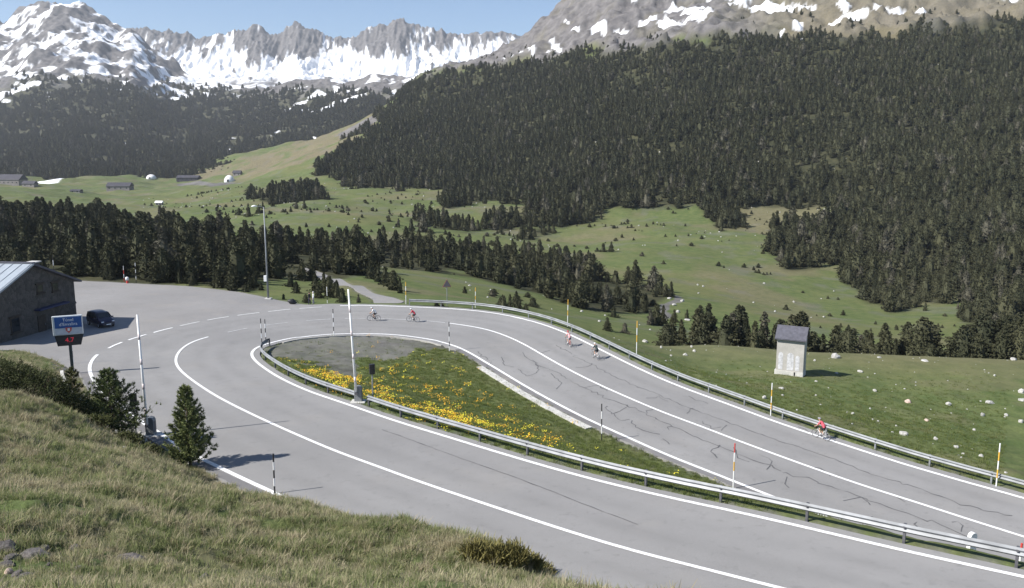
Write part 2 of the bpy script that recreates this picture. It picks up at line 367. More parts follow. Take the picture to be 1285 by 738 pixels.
def asphalt(name, base, warm):
    m, t, b = nodes(name); pos = nd(t, "ShaderNodeNewGeometry").outputs["Position"]
    big = noise(t, 0.09, 4, pos); mid = noise(t, 0.8, 5, pos); fine = noise(t, 14, 3, pos)
    c = mixc(t, ramp(t, big, 0.3, 0.7), tuple(k * 0.88 for k in base), tuple(k * 1.09 for k in base))
    c = mixc(t, math_n(t, 'MULTIPLY', ramp(t, mid, 0.52, 0.75), 0.35), c, tuple(k * 0.82 for k in base))
    c = mixc(t, math_n(t, 'MULTIPLY', ramp(t, fine, 0.45, 0.7), 0.30), c, tuple(k * 1.22 for k in base))
    c = mixc(t, math_n(t, 'MULTIPLY', ramp(t, noise(t, 0.23, 3, pos), 0.55, 0.72), warm), c, (0.30, 0.275, 0.24))
    we = nd(t, "ShaderNodeAttribute", attribute_name="wear"); c = mixc(t, math_n(t, 'MULTIPLY', we.outputs["Fac"], math_n(t, 'MULTIPLY', ramp(t, noise(t, 0.3, 4, pos), 0.25, 0.75), 0.85)), c, tuple(k * 0.80 for k in base))
    c = mixc(t, math_n(t, 'MULTIPLY', ramp(t, noise(t, 1.7, 6, pos, 0.7), 0.56, 0.70), 0.6), c, tuple(k * 0.72 for k in base))
    t.links.new(c, b.inputs["Base Color"]); b.inputs["Roughness"].default_value = 0.9; b.inputs["Specular IOR Level"].default_value = 0.25
    bp = nd(t, "ShaderNodeBump", Strength=0.35, Distance=0.02); t.links.new(noise(t, 30, 3, pos), bp.inputs["Height"]); t.links.new(bp.outputs[0], b.inputs["Normal"])
    return m
M["asphalt"] = asphalt("asphalt", (0.247, 0.242, 0.237), 0.15)
M["park"] = asphalt("car_park_asphalt", (0.245, 0.237, 0.231), 0.3)
M["shoulder"] = asphalt("shoulder_asphalt", (0.17, 0.165, 0.165), 0.4)
M["crack"] = simple("bitumen", (0.095, 0.095, 0.098), 0.8, 0.3, 3, world=True)
def paint():
    m, t, b = nodes("road_paint"); pos = nd(t, "ShaderNodeNewGeometry").outputs["Position"]
    c = mixc(t, math_n(t, 'MULTIPLY', ramp(t, noise(t, 5, 5, pos), 0.5, 0.68), 0.55), (0.80, 0.80, 0.79), (0.42, 0.42, 0.42))
    t.links.new(c, b.inputs["Base Color"]); b.inputs["Roughness"].default_value = 0.7; return m
M["paint"] = paint()
M["paint_mid"] = simple("faded_road_paint", (0.55, 0.55, 0.54), 0.8, 0.2, 2.5, world=True)
M["paint_old"] = simple("worn_road_paint", (0.42, 0.42, 0.42), 0.8, 0.22, 2.5, world=True)
M["steel"] = simple("galvanised_steel", (0.235, 0.245, 0.255), 0.55, 0.25, 1.3, metal=0.25)
M["steel_dull"] = simple("weathered_steel", (0.235, 0.247, 0.252), 0.6, 0.22, 1.3, metal=0.2)
M["post"] = simple("dark_steel_post", (0.12, 0.12, 0.13), 0.6, 0.15, 6, metal=0.3)
M["white"] = simple("white_paint", (0.78, 0.78, 0.77), 0.55, 0.06, 8)
M["faded_red"] = simple("faded_red", (0.66, 0.58, 0.57), 0.7)
M["black"] = simple("black_paint", (0.025, 0.025, 0.027), 0.5, 0.2, 8)
M["red"] = simple("red_paint", (0.55, 0.06, 0.05), 0.5, 0.12, 8)
M["yellow"] = simple("yellow_paint", (0.72, 0.42, 0.06), 0.5, 0.12, 8)
M["concrete"] = simple("concrete", (0.50, 0.49, 0.46), 0.9, 0.16, 1.6, 0.3)
M["concrete_old"] = simple("old_concrete", (0.40, 0.385, 0.35), 0.92, 0.25, 1.2, 0.4)
M["rock"] = simple("pale_granite", (0.39, 0.38, 0.355), 0.95, 0.4, 2.5, 0.6)
M["rock_grey"] = simple("lichen_grey_rock", (0.135, 0.122, 0.115), 0.95, 0.5, 7, 1.0)
M["rock_pink"] = simple("rusty_granite", (0.50, 0.38, 0.32), 0.95, 0.2, 2, 0.5)
M["bark"] = simple("bark", (0.12, 0.085, 0.06), 0.95, 0.3, 4, 0.5)
M["slate"] = simple("slate_roof", (0.085, 0.085, 0.105), 0.75, 0.25, 3, 0.4)
M["glass"] = simple("dark_glass", (0.02, 0.025, 0.03), 0.08, 0.1, 2, spec=0.6)

def foliage(name, a, b_, hue=0.5, rough=0.8):
    m, t, b = nodes(name); oi = nd(t, "ShaderNodeObjectInfo"); pos = nd(t, "ShaderNodeNewGeometry").outputs["Position"]
    f = math_n(t, 'ADD', math_n(t, 'MULTIPLY', oi.outputs["Random"], 0.65), math_n(t, 'MULTIPLY', noise(t, 1.3, 3, pos), 0.5))
    c = mixc(t, ramp(t, f, 0.15, 0.95), a, b_)
    if name == "pine_needles":
        c = mixc(t, math_n(t, 'MULTIPLY', ramp(t, noise(t, 0.012, 4, pos), 0.48, 0.66), 0.55), c, (0.085, 0.086, 0.050))
        c = mixc(t, math_n(t, 'MULTIPLY', ramp(t, oi.outputs["Random"], 0.90, 0.93), 0.6), c, (0.125, 0.115, 0.092))
    t.links.new(c, b.inputs["Base Color"]); b.inputs["Roughness"].default_value = rough; b.inputs["Specular IOR Level"].default_value = 0.15
    return m
M["pine"] = foliage("pine_needles", (0.034, 0.039, 0.022), (0.076, 0.076, 0.040))
M["pine_near"] = foliage("young_pine_needles", (0.085, 0.112, 0.042), (0.175, 0.200, 0.078))
M["juniper"] = foliage("juniper_leaves", (0.040, 0.050, 0.018), (0.085, 0.088, 0.030))
M["bush"] = foliage("olive_bush_leaves", (0.115, 0.105, 0.035), (0.21, 0.185, 0.07))

def ground_mat():
    m, t, b = nodes("alpine_ground"); pos = nd(t, "ShaderNodeNewGeometry").outputs["Position"]
    at = nd(t, "ShaderNodeAttribute", attribute_name="mask"); sep = nd(t, "ShaderNodeSeparateColor"); t.links.new(at.outputs["Color"], sep.inputs[0])
    R, Gn, B, Al = sep.outputs[0], sep.outputs[1], sep.outputs[2], at.outputs["Alpha"]
    big = noise(t, 0.02, 5, pos); mid = noise(t, 0.35, 5, pos); fine = noise(t, 3.0, 4, pos)
    gr = mixc(t, ramp(t, mid, 0.35, 0.65), (0.088, 0.122, 0.042), (0.138, 0.162, 0.062))
    gr = mixc(t, math_n(t, 'MULTIPLY', ramp(t, fine, 0.35, 0.7), 0.45), gr, (0.050, 0.062, 0.024))
    gr = mixc(t, math_n(t, 'MULTIPLY', ramp(t, big, 0.45, 0.7), 0.5), gr, (0.165, 0.150, 0.070))
    dry = mixc(t, ramp(t, noise(t, 0.6, 5, pos), 0.35, 0.65), (0.135, 0.118, 0.072), (0.205, 0.172, 0.108))
    c = mixc(t, B, gr, dry)
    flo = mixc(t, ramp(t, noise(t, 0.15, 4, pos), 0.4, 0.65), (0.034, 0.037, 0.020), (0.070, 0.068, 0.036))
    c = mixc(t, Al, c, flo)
    rk = mixc(t, ramp(t, noise(t, 0.06, 8, pos, 0.65), 0.36, 0.64), (0.070, 0.066, 0.067), (0.190, 0.178, 0.174))
    rk = mixc(t, math_n(t, 'MULTIPLY', ramp(t, noise(t, 1.2, 5, pos), 0.4, 0.65), 0.5), rk, (0.21, 0.20, 0.195))
    c = mixc(t, R, c, rk); c = mixc(t, Gn, c, (0.86, 0.87, 0.89))
    t.links.new(c, b.inputs["Base Color"]); b.inputs["Roughness"].default_value = 0.95; b.inputs["Specular IOR Level"].default_value = 0.1
    bp = nd(t, "ShaderNodeBump", Strength=0.5, Distance=0.25); t.links.new(math_n(t, 'ADD', noise(t, 0.7, 6, pos, 0.65), math_n(t, 'MULTIPLY', noise(t, 6, 3, pos), 0.25)), bp.inputs["Height"]); t.links.new(bp.outputs[0], b.inputs["Normal"])
    return m
M["ground"] = ground_mat()

# ------------------------------------------------------------------ ground sheet (polar grid)
us = np.r_[np.arange(-560, -40, 16), np.arange(-40, 1325, 3.0), np.arange(1325, 1900, 16)]
ys = np.r_[np.geomspace(2.5, 12, 40)[:-1], np.geomspace(12, 550, 420)[:-1], np.geomspace(550, 1520, 230)]
UU, YY = np.meshgrid((us - CU) / F, ys); X = (UU * YY * 1.0).ravel(); Y = YY.ravel()
ed = edge_dist(X, Y); Z = Gs(X, Y); Gs0 = Z.copy(); Zm = micro(X, Y, Z, ed)
pu, pv = project(X, Y, Z)
Z = Z + Zm - 0.22 * sstep(0.3, -0.5, ed)
wob = (fbm(X / 30, Y / 30, 4, 21) - 0.5)
# rocky summit of the right-hand mountain
rtop = sstep(1.0, -1.0, (pv - (np.interp(pu, [380, 480, 520, 640, 700, 780, 860, 1000, 1285], [60, 80, 96, 80, 76, 66, 58, 44, 30]) + wob * 40)) / 6.0) * sstep(560, 700, Y)
Z += rtop * ((ridged(X / 90, Y / 90, 5, 4) - 0.5) * 26 + (ridged(X / 22, Y / 22, 4, 6) - 0.5) * 16 + (fbm(X / 7, Y / 7, 3, 8) - 0.5) * 7)
FOREST = {
 "right": [(395,212),(470,160),(488,135),(505,112),(560,95),(640,82),(700,72),(760,62),(860,56),(930,50),(1000,48),(1080,42),(1150,36),(1285,30),(1500,20),(1700,20),(1700,440),(1285,446),(1245,430),(1240,405),(1190,372),(1120,392),(1062,352),(1050,335),(982,338),(972,292),(1040,290),(1052,264),(1000,260),(935,264),(928,290),(905,276),(885,252),(805,254),(745,275),(655,278),(640,252),(570,258),(560,242),(480,234),(440,232)],
 "band": [(300,308),(380,305),(430,305),(500,303),(560,308),(650,314),(715,322),(745,342),(815,360),(838,388),(790,395),(740,388),(690,372),(640,358),(600,345),(500,338),(440,345),(380,352),(345,350)],
 "left": [(-300,357),(-300,268),(0,276),(100,276),(200,286),(290,305),(345,330),(352,356),(330,356),(318,368),(240,362),(180,359),(100,357)],
 "knoll": [(322,246),(400,236),(404,250),(330,256)],
 "row": [(525,276),(590,274),(600,288),(530,284)], "row2": [(606,276),(655,268),(660,280),(610,284)], "clump": [(650,290),(690,284),(700,292),(655,296)],
 "stream": [(895,262),(925,276),(915,290),(893,278)],
}
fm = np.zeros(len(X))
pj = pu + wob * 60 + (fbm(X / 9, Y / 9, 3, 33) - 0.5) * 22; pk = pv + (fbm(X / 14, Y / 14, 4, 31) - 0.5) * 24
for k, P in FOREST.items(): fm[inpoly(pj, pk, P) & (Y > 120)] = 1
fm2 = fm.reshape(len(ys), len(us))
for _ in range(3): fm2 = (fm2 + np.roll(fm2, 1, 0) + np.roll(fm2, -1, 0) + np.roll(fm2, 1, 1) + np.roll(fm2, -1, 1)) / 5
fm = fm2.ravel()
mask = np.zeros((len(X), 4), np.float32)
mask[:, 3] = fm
brown = sstep(0.0, 1.0, (pv < 60).astype(float)) * (Y > 550) * sstep(880, 1010, pu)
dryn = fbm(X / 25, Y / 25, 4, 41)
mask[:, 2] = np.maximum(brown * 0.95, sstep(0.52, 0.74, dryn) * 0.55 * (Y > 130))
mask[:, 2] = np.maximum(mask[:, 2], 0.35 * sstep(0.48, 0.68, fbm(X / 7, Y / 5, 4, 45)) * (Y > 55) * (Y <= 130) * (pu > 700)); mask[:, 2] = np.maximum(mask[:, 2], 0.45 * sstep(92, 112, Y) * (Y < 135) * (pu > 760))
bankm = sstep(56, 44, Y) * (X * 0.75 + Y < 38)
mask[:, 2] = np.maximum(mask[:, 2], bankm * sstep(0.42, 0.62, fbm(X / 2.5, Y / 2.5, 4, 43)) * 0.6)
mask[:, 0] = rtop * (1 - brown * 0.6) * (0.72 + 0.28 * sstep(0.30, 0.48, fbm(X / 22, Y / 22, 4, 51)))
mask[:, 2] = np.maximum(mask[:, 2], rtop * 0.8)
sc = sstep(0.62, 0.72, fbm(X / 9, Y / 9, 3, 55)) * (Y > 160) * (1 - fm); mask[:, 0] = np.maximum(mask[:, 0], sc * 0.28)
# gravel: island head, verges
gravel_isl = inpoly(pu + (fbm(X / 1.6, Y / 1.6, 4, 71) - 0.5) * 26, pv + (fbm(X / 1.6, Y / 1.6, 4, 73) - 0.5) * 14, [(330,437),(365,425),(432,419),(510,422),(560,430),(570,442),(520,437),(500,452),(470,452),(445,452),(455,470),(440,476),(405,460),(372,453),(345,452)])
mask[:, 0] = np.maximum(mask[:, 0], gravel_isl * (0.55 + 0.4 * fbm(X / 0.8, Y / 0.8, 3, 75)) * (Y < 110))
mask[:, 0] = np.maximum(mask[:, 0], 0.75 * sstep(1.3, 0.2, np.abs(ed + 0.2)) * sstep(0.35, 0.55, fbm(X / 1.2, Y / 1.2, 3, 57) + 0.1))
mask[:, 0] = np.maximum(mask[:, 0], 0.9 * inpoly(pu, pv, [(60,440),(92,452),(112,482),(150,520),(196,552),(178,566),(150,556),(105,500),(70,470)]) * (Y > 45))
# pale track / scree on the far valley side
mask[:, 0] = np.maximum(mask[:, 0], 0.95 * inpoly(pu + wob * 10, pv, [(424,172),(440,160),(458,150),(474,141),(490,134),(500,134),(486,145),(468,156),(448,167),(430,176)]) * (Y > 600))
mask[:, 0] = np.maximum(mask[:, 0], 0.9 * inpoly(pj, pv, [(835,370),(850,368),(853,385),(858,398),(850,404),(842,395)]) * (Y > 150))
mask[:, 0] = np.maximum(mask[:, 0], 0.9 * inpoly(pu + wob * 14, pv, [(222,229),(300,226),(306,233),(232,238)]) * (Y > 600))
mask[:, 0] = np.maximum(mask[:, 0], 0.9 * inpoly(pj, pv, [(1125,290),(1150,286),(1178,300),(1165,312),(1140,302)]) * (Y > 300))
mask[:, 2] = np.maximum(mask[:, 2], 0.9 * sstep(0.36, 0.56, fbm(X / 16, Y / 22, 4, 59) + 0.1) * inpoly(pu + wob * 20, pv, [(225,224),(330,196),(400,172),(480,134),(470,158),(405,196),(390,206),(300,222)]) * (Y > 600))
mask[:, 2] = np.maximum(mask[:, 2], 0.7 * inpoly(pj, pk, [(915,256),(1050,255),(1040,285),(985,292),(960,300),(930,290)]) * (Y > 300))
SNOW = [(661,71,10,2.6,0),(696,57.5,6,3.5,0),(696,66,9,2.2,0),(723,42,5,4.5,0),(749,42,12,3.6,.3),(785,43,15,3.4,0),(818,31,15,5,.4),(847,16,11,4,.5),(842,38,22,2.4,.15),(796,7,3,3,0),(831,3,7,2,0),(758,44,3,3,0),(873,23,22,3.2,.25),(875,33,20,3,.12),(905,4,20,3,0),(929,11,15,5,.4),(979,16,42,4.2,.1),(989,4,26,3,0),(1002,32,6,4.5,0),(982,46,5,2.2,.3),(1059,14,8,4,0),(1069,23,24,3.2,.15),(1101,15,5,2,0),(1124,15,13,2.4,0),(1156,15,9,1.8,0),(1102,2,42,2,0),(1200,4,12,3,0),(1267,5,19,2.6,0),(880,40,5,2,.4),(910,-4,40,3,0),(1005,50,3,1.6,0),(712,34,3,2,0),(1230,-6,30,4,0),(640,72,8,2,0)]
sw = np.zeros(len(X))
for a, b, ra, rb, sl in SNOW:
    du = (pu - a); dv = (pv - b) + du * sl * 0.6
    e = (du / ra) ** 2 + (dv / rb) ** 2 + (fbm(pu / 5, pv / 2.5, 3, 61) - 0.5) * 2.2
    sw = np.maximum(sw, sstep(1.15, 0.75, e))
mask[:, 1] = sw * (Y > 600)
mask[:, 1] = np.maximum(mask[:, 1], sstep(1.2, 0.8, ((pu - 60) / 19) ** 2 + ((pv - 226) / 2.6) ** 2) * (Y > 500))
nu, ny = len(us), len(ys)
_grids = {"G": (Gs0 + Zm).reshape(ny, nu), "S": Gs0.reshape(ny, nu), "E": ed.reshape(ny, nu)}
def _look(key, x, y):
    x = np.atleast_1d(np.asarray(x, float)).ravel(); y = np.atleast_1d(np.asarray(y, float)).ravel(); Q = _grids[key]
    fj = np.interp(x / np.maximum(y, 0.1) * F + CU, us, np.arange(nu)); fi = np.interp(y, ys, np.arange(ny))
    i = np.minimum(fi.astype(int), ny - 2); j = np.minimum(fj.astype(int), nu - 2); a = fi - i; b = fj - j
    return Q[i, j] * (1 - a) * (1 - b) + Q[i + 1, j] * a * (1 - b) + Q[i, j + 1] * (1 - a) * b + Q[i + 1, j + 1] * a * b
G = lambda x, y: _look("G", x, y)
Gexact, edge_exact = Gs, edge_dist
def Gs(x, y): return _look("S", x, y) if np.size(x) > 9000 else Gexact(x, y)
def edge_dist(x, y): return _look("E", x, y)
I = np.arange(nu * ny).reshape(ny, nu)
Fq = np.stack([I[:-1, :-1], I[:-1, 1:], I[1:, 1:], I[1:, :-1]], -1).reshape(-1, 4)
me = mesh_np("ground", np.stack([X, Y, Z], 1), Fq)
ca = me.attributes.new("mask", 'FLOAT_COLOR', 'POINT'); ca.data.foreach_set("color", mask.ravel())
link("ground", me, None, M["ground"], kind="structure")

# ------------------------------------------------------------------ far mountains
def mountain(name, ucols, top, base, ytop, ybase, nU, nV, prof, disp, maskf, seed):
    u = np.linspace(ucols[0], ucols[-1], nU); t = np.r_[np.linspace(0, 1, nV), np.linspace(1.02, 1.3, 12)]
    vt = np.interp(u, ucols, top); vb = np.interp(u, ucols, base) if np.ndim(base) else np.full(nU, base)
    yt = np.interp(u, ucols, ytop) if np.ndim(ytop) else np.full(nU, ytop)
    T, U = np.meshgrid(t, u, indexing='ij'); tt = np.clip(T, 0, 1)
    Yd = ybase + (yt[None] - ybase) * T; Vv = vb[None] + (vt[None] - vb[None]) * prof(tt)
    zz = CZ + (VH - Vv) / F * Yd; back = np.clip(T - 1, 0, 1); zz -= back * (yt[None] - ybase) * 0.9
    xx = (U - CU) / F * Yd * (1.0); xx = xx * 1.0
    dz, rel = disp(xx, Yd, T, U, Vv); zz = zz + dz
    mk = maskf(xx, Yd, zz, T, U, Vv, rel)
    Ii = np.arange(xx.size).reshape(xx.shape); fq = np.stack([Ii[:-1, :-1], Ii[:-1, 1:], Ii[1:, 1:], Ii[1:, :-1]], -1).reshape(-1, 4)
    me = mesh_np(name, np.stack([xx.ravel(), Yd.ravel(), zz.ravel()], 1), fq)
    ca = me.attributes.new("mask", 'FLOAT_COLOR', 'POINT'); ca.data.foreach_set("color", mk.reshape(-1, 4).astype(np.float32).ravel())
    return link(name, me, None, M["ground"], kind="structure"), (xx, Yd, zz, T, U, Vv, mk)
uc1 = [-420,-200,-100,0,30,45,60,80,100,120,140,152,165,180,192,205,225,260,300,340,380,420,470,540,640]
tp1 = [74,54,50,42,42,35,28,23,22,24,31,39,46,49,63,79,94,104,113,116,114,110,106,104,104]
yt1 = [3200]*10 + [3180,3160,3140,3110,3080,3050,3000,2900,2780,2680,2590,2510,2420,2350,2300]
def d1(x, y, T, U, V):
    r = ridged(x / 420, y / 420, 5, 71); n = fbm(x / 90, y / 90, 4, 75); a = np.clip(T * 1.1, 0.05, 1)
    g = ridged(x / 150, y / 500, 4, 78)
    n2 = ridged(x / 40, y / 55, 4, 79)
    return ((r - 0.55) * 95 + (n - 0.5) * 45 + (g - 0.5) * 40 + (n2 - 0.5) * 22) * a * (1 - 0.5 * sstep(150, 320, U)), r * 0.5 + g * 0.5
def m1(x, y, z, T, U, V, rel):
    mk = np.zeros(x.shape + (4,)); nn = 0.35 * fbm(x / 110, y / 110, 4, 81) + 0.65 * fbm(x / 38, y / 48, 5, 83); pu, pv = project(x, y, z)
    line = np.interp(U, [-400, 0, 60, 130, 200, 260, 330, 470], [134, 122, 100, 100, 112, 110, 116, 118])
    snow = sstep(0.525, 0.56, nn + 0.15 * np.clip((line - pv) / 40, -1.0, 0.55) + (0.56 - rel) * 0.50)
    forest = sstep(-14, 14, pv - line + (nn - 0.5) * 70)
    slope = np.gradient(z, axis=0) / np.maximum(np.gradient(y, axis=0), 1)
    snow *= sstep(1.35, 0.8, slope)
    mk[..., 1] = snow; mk[..., 0] = (1 - forest * 0.9); mk[..., 3] = forest * 0.9; mk[..., 2] = 0.35
    return mk
mt1, D1 = mountain("mountain", uc1, tp1, 224, yt1, 1300 * K, 560, 360, lambda t: t ** 1.05, d1, m1, 70)
uc2 = [60,150,185,200,215,235,250,275,300,320,332,340,350,362,372,378,384,392,400,412,425,440,455,465,480,495,510,522,535,548,560,580,600,630,655,700,760,860]
tp2 = [v_ + 6 for v_ in [60,44,38,36,38,40,43,42,40,38,34,34,42,45,34,29,28,34,40,43,45,45,42,37,34,31,28,31,37,38,39,40,40,41,43,50,55,62]]
def d2(x, y, T, U, V):
    rib = 0.55 * ridged(x / 230, y / 420, 5, 91) + 0.45 * ridged(x / 90, y / 260, 4, 92); n = fbm(x / 120, y / 120, 4, 95)
    hi = sstep(0.45, 0.8, T)
    f = ridged(x / 40, y / 90, 4, 93)
    f2 = ridged(x / 17, y / 60, 3, 94)
    return (rib - 0.66) * (25 + 50 * hi) + (n - 0.55) * (20 + 15 * hi) + (f - 0.6) * 34 * hi + (f2 - 0.6) * 14 * hi, rib * 0.75 + f * 0.25
def m2(x, y, z, T, U, V, rel):
    mk = np.zeros(x.shape + (4,)); pu, pv = project(x, y, z); nn = fbm(x / 90, y / 120, 5, 97); n2 = 0.5 * fbm(x / 35, y / 110, 4, 99) + 0.5 * fbm(x / 14 + y / 60, y / 170, 3, 98)
    cliff = np.interp(U, [60, 200, 260, 300, 340, 385, 430, 480, 515, 560, 600, 660], [62, 62, 60, 62, 70, 70, 60, 66, 68, 56, 52, 50])
    rock = sstep(0.47, 0.55, nn * 0.5 + rel * 0.5 + 0.16 * np.clip((cliff - pv) / 14, -1.6, 1) - 0.03 + (n2 - 0.5) * 0.85)
    low = sstep(100, 112, pv + (nn - 0.5) * 30)
    mk[..., 0] = 1; mk[..., 1] = np.maximum(1 - rock, 0) * (1 - low * sstep(0.4, 0.55, nn))
    return mk
mt2, D2 = mountain("mountain", uc2, tp2, 135, 4760, 3300, 640, 230, lambda t: np.where(t < 0.75, t / 0.75 * 0.42, 0.42 + (t - 0.75) / 0.25 * 0.58), d2, m2, 90)

# ------------------------------------------------------------------ tarmac sheets
def sheet(name, poly, dz, step, m, skirt=0.3, **t):
    P = [Vector((float(a), float(b))) for a, b in poly]; B = []
    for i in range(len(P)):
        a, b = P[i], P[(i + 1) % len(P)]; n = max(1, int((b - a).length / step + 0.5))
        B += [a.lerp(b, k / n) for k in range(n)]
    arr = np.array([(p.x, p.y) for p in B]); lo, hi = arr.min(0), arr.max(0)
    gx, gy = np.meshgrid(np.arange(lo[0], hi[0], step), np.arange(lo[1], hi[1], step)); gx = gx.ravel() + 0.013; gy = gy.ravel() + 0.017
    ok = inpoly(gx, gy, arr)
    gx, gy = gx[ok], gy[ok]; keep = []
    for i in range(0, len(gx), 4000):
        keep.append(((gx[i:i + 4000, None] - arr[None, :, 0]) ** 2 + (gy[i:i + 4000, None] - arr[None, :, 1]) ** 2).min(1) > (0.35 * step) ** 2)
    keep = np.concatenate(keep); allp = B + [Vector((float(a), float(b))) for a, b in zip(gx[keep], gy[keep])]
    r = mgeo.delaunay_2d_cdt(allp, [(i, (i + 1) % len(B)) for i in range(len(B))], [], 1, 1e-5)
    vv = np.array([(p.x, p.y) for p in r[0]]); z = Gexact(vv[:, 0], vv[:, 1]) + dz; fs = [tuple(f) for f in r[2]]
    V = [(a, b, c) for (a, b), c in zip(vv, z)]
    cnt = {}
    for f in fs:
        for i in range(len(f)):
            e = (f[i], f[(i + 1) % len(f)]); cnt[tuple(sorted(e))] = cnt.get(tuple(sorted(e)), 0) + 1
    low = {}
    for (a, b), c in list(cnt.items()):
        if c == 1:
            for q in (a, b):
                if q not in low: low[q] = len(V); V.append((V[q][0], V[q][1], V[q][2] - skirt))
            fs.append((a, b, low[b], low[a]))
    mb = MB(); mb.add(V, fs); return mb.build(name, m, None, **t)
road = sheet("road", road_poly[::2], 0.045, 0.8, M["asphalt"], kind="structure")
_rv = np.empty(len(road.data.vertices) * 3, np.float32); road.data.vertices.foreach_get("co", _rv); _rv = _rv.reshape(-1, 3)
_j = np.argmin((_rv[:, None, 0] - _cs[None, :, 0]) ** 2 + (_rv[:, None, 1] - _cs[None, :, 1]) ** 2, 1); _lat = np.abs(((_rv[:, :2] - _cs[_j, :2]) * _ns[_j]).sum(1))
_tr = np.exp(-((_lat - 2.0) / 0.55) ** 2) + np.exp(-((_lat - 4.2) / 0.6) ** 2)
road.data.attributes.new("wear", 'FLOAT', 'POINT').data.foreach_set("value", _tr.astype(np.float32))
sheet("car_park", park_poly, 0.02, 1.8, M["park"], kind="structure")
sheet("side_road", side_poly, 0.03, 1.8, M["park"], kind="structure")

def ribbon(P, width, dz, name, m, parent, jit=0.0, **t):
    P = np.asarray(P)[:, :2]; t_ = np.gradient(P, axis=0); t_ /= np.maximum(np.linalg.norm(t_, axis=1)[:, None], 1e-9)
    n = np.stack([-t_[:, 1], t_[:, 0]], 1); wd = width / 2 * (1 + jit * rng.normal(size=len(P)))[:, None]
    L = P + n * wd; R = P - n * wd; A_ = np.vstack([L, R]); z = Gexact(A_[:, 0], A_[:, 1]) + dz; k = len(P)
    f = np.stack([np.arange(k - 1), np.arange(k - 1) + k, np.arange(1, k) + k, np.arange(1, k)], 1)
    return link(name, mesh_np(name, np.column_stack([A_, z]), f), parent, m, **t)
def cut(P, a, b):
    """piece of line between two picture columns/rows given as nearest pixels"""
    pu_, pv_ = project(P[:, 0], P[:, 1], P[:, 2])
    i = int(np.argmin((pu_ - a[0]) ** 2 + (pv_ - a[1]) ** 2)); j = int(np.argmin((pu_ - b[0]) ** 2 + (pv_ - b[1]) ** 2))
    return P[min(i, j):max(i, j) + 1]
LZ = 0.068
iA = len(out) - len(cut(out, (430, 384), (351, 900))) 
def idx(P, q):
    pu_, pv_ = project(P[:, 0], P[:, 1], P[:, 2]); return int(np.argmin((pu_ - q[0]) ** 2 + (pv_ - q[1]) ** 2))
a = idx(out, (425, 384)); b = idx(out, (122, 446))
ribbon(out[:a + 1], 0.30, LZ, "edge_line", M["paint"], road)
ribbon(out[b:], 0.30, LZ, "edge_line", M["paint"], road)
s = a + 4
while s < b - 3:
    ribbon(out[s:s + 6], 0.26, LZ, "edge_dash", M["paint_mid"] if s < b - 30 else M["paint"], road); s += 7
ribbon(inn, 0.28, LZ, "edge_line", M["paint"], road)
a = idx(cen, (560, 405.5)); b = idx(cen, (262, 423))
ribbon(cen[:a], 0.26, LZ, "centre_line", M["paint"], road); ribbon(cen[b:], 0.24, LZ, "centre_line", M["paint"], road)
ribbon(cen[a:a + 22], 0.22, LZ, "centre_line", M["paint_old"], road)
s = a + 24
while s < b - 4:
    ribbon(cen[s:s + 6], 0.22, LZ, "centre_dash", M["paint_old"], road); s += 9
# dark shoulder strip along the island and along the foot of the bank
a = idx(inn, (575, 436)); ribbon(outward(inn[:a], -0.46), 0.56, 0.056, "shoulder_strip", M["shoulder"], road, 0.15)
b = idx(out, (113, 468)); ribbon(outward(out[b:], 0.5), 0.6, 0.056, "shoulder_strip", M["shoulder"], road, 0.12)
# sealed cracks
def crack_px(P, wd=0.075, jit=0.12):
    q = [at_z(u, v, float(cen[np.argmin(((cen[:, :2] - at_z(u, v, -2)) ** 2).sum(1)), 2])) for u, v in P]
    pts = []
    for i in range(len(q) - 1):
        n = max(2, int(np.linalg.norm(q[i + 1] - q[i]) / 0.5))
        for k in range(n): pts.append(q[i] + (q[i + 1] - q[i]) * k / n + rng.normal(size=2) * jit)
    pts.append(q[-1]); ribbon(np.array(pts), wd, 0.058, "crack_seal", M["crack"], road, 0.35)
for c in ([(697,435),(720,448),(745,461),(770,475),(800,488)], [(800,488),(850,508),(905,530),(950,546),(985,559)], [(985,559),(1040,577),(1095,598),(1150,615),(1205,635),(1270,650)],
          [(653,442),(672,457),(700,468),(725,483),(760,500),(800,515)], [(800,515),(835,531),(880,553),(925,570),(980,592)], [(980,592),(1040,610),(1100,633),(1180,660),(1235,682)],
          [(628,447),(634,457),(645,460)], [(650,462),(660,472),(672,470),(675,460),(668,452)], [(760,510),(768,520),(780,516),(787,509)], [(792,528),(797,536),(810,540),(828,545)], [(830,551),(840,557)],
          [(768,520),(780,528),(790,526)], [(812,520),(820,514)], [(722,463),(740,462),(743,458)], [(920,563),(926,575),(940,580)], [(985,600),(990,612)], [(1150,655),(1155,664)], [(905,542),(912,536)], [(1075,652),(1095,648)],
          [(600,440),(615,452),(612,462)], [(690,470),(705,480),(698,488)], [(735,487),(750,484),(762,492)], [(812,503),(826,500),(838,506)], [(880,530),(893,540),(905,538)], [(955,572),(968,580),(962,590)], [(1010,585),(1030,590),(1042,600)], [(1120,622),(1136,632)], [(1060,628),(1080,625),(1092,634)], [(905,560),(890,566),(900,575)], [(665,437),(680,444),(690,441)], [(1190,655),(1210,660),(1206,668)], [(860,521),(870,515)], [(1000,540),(1015,547)],
          [(555,450),(590,447)], [(865,500),(872,506),(888,510)], [(840,541),(843,536)]):
    crack_px(c)
def seam_px(P, wd=0.05):
    crack_px(P, wd, 0.02)
seam_px([(480,545),(560,575),(660,610),(740,642),(800,665)], 0.05)

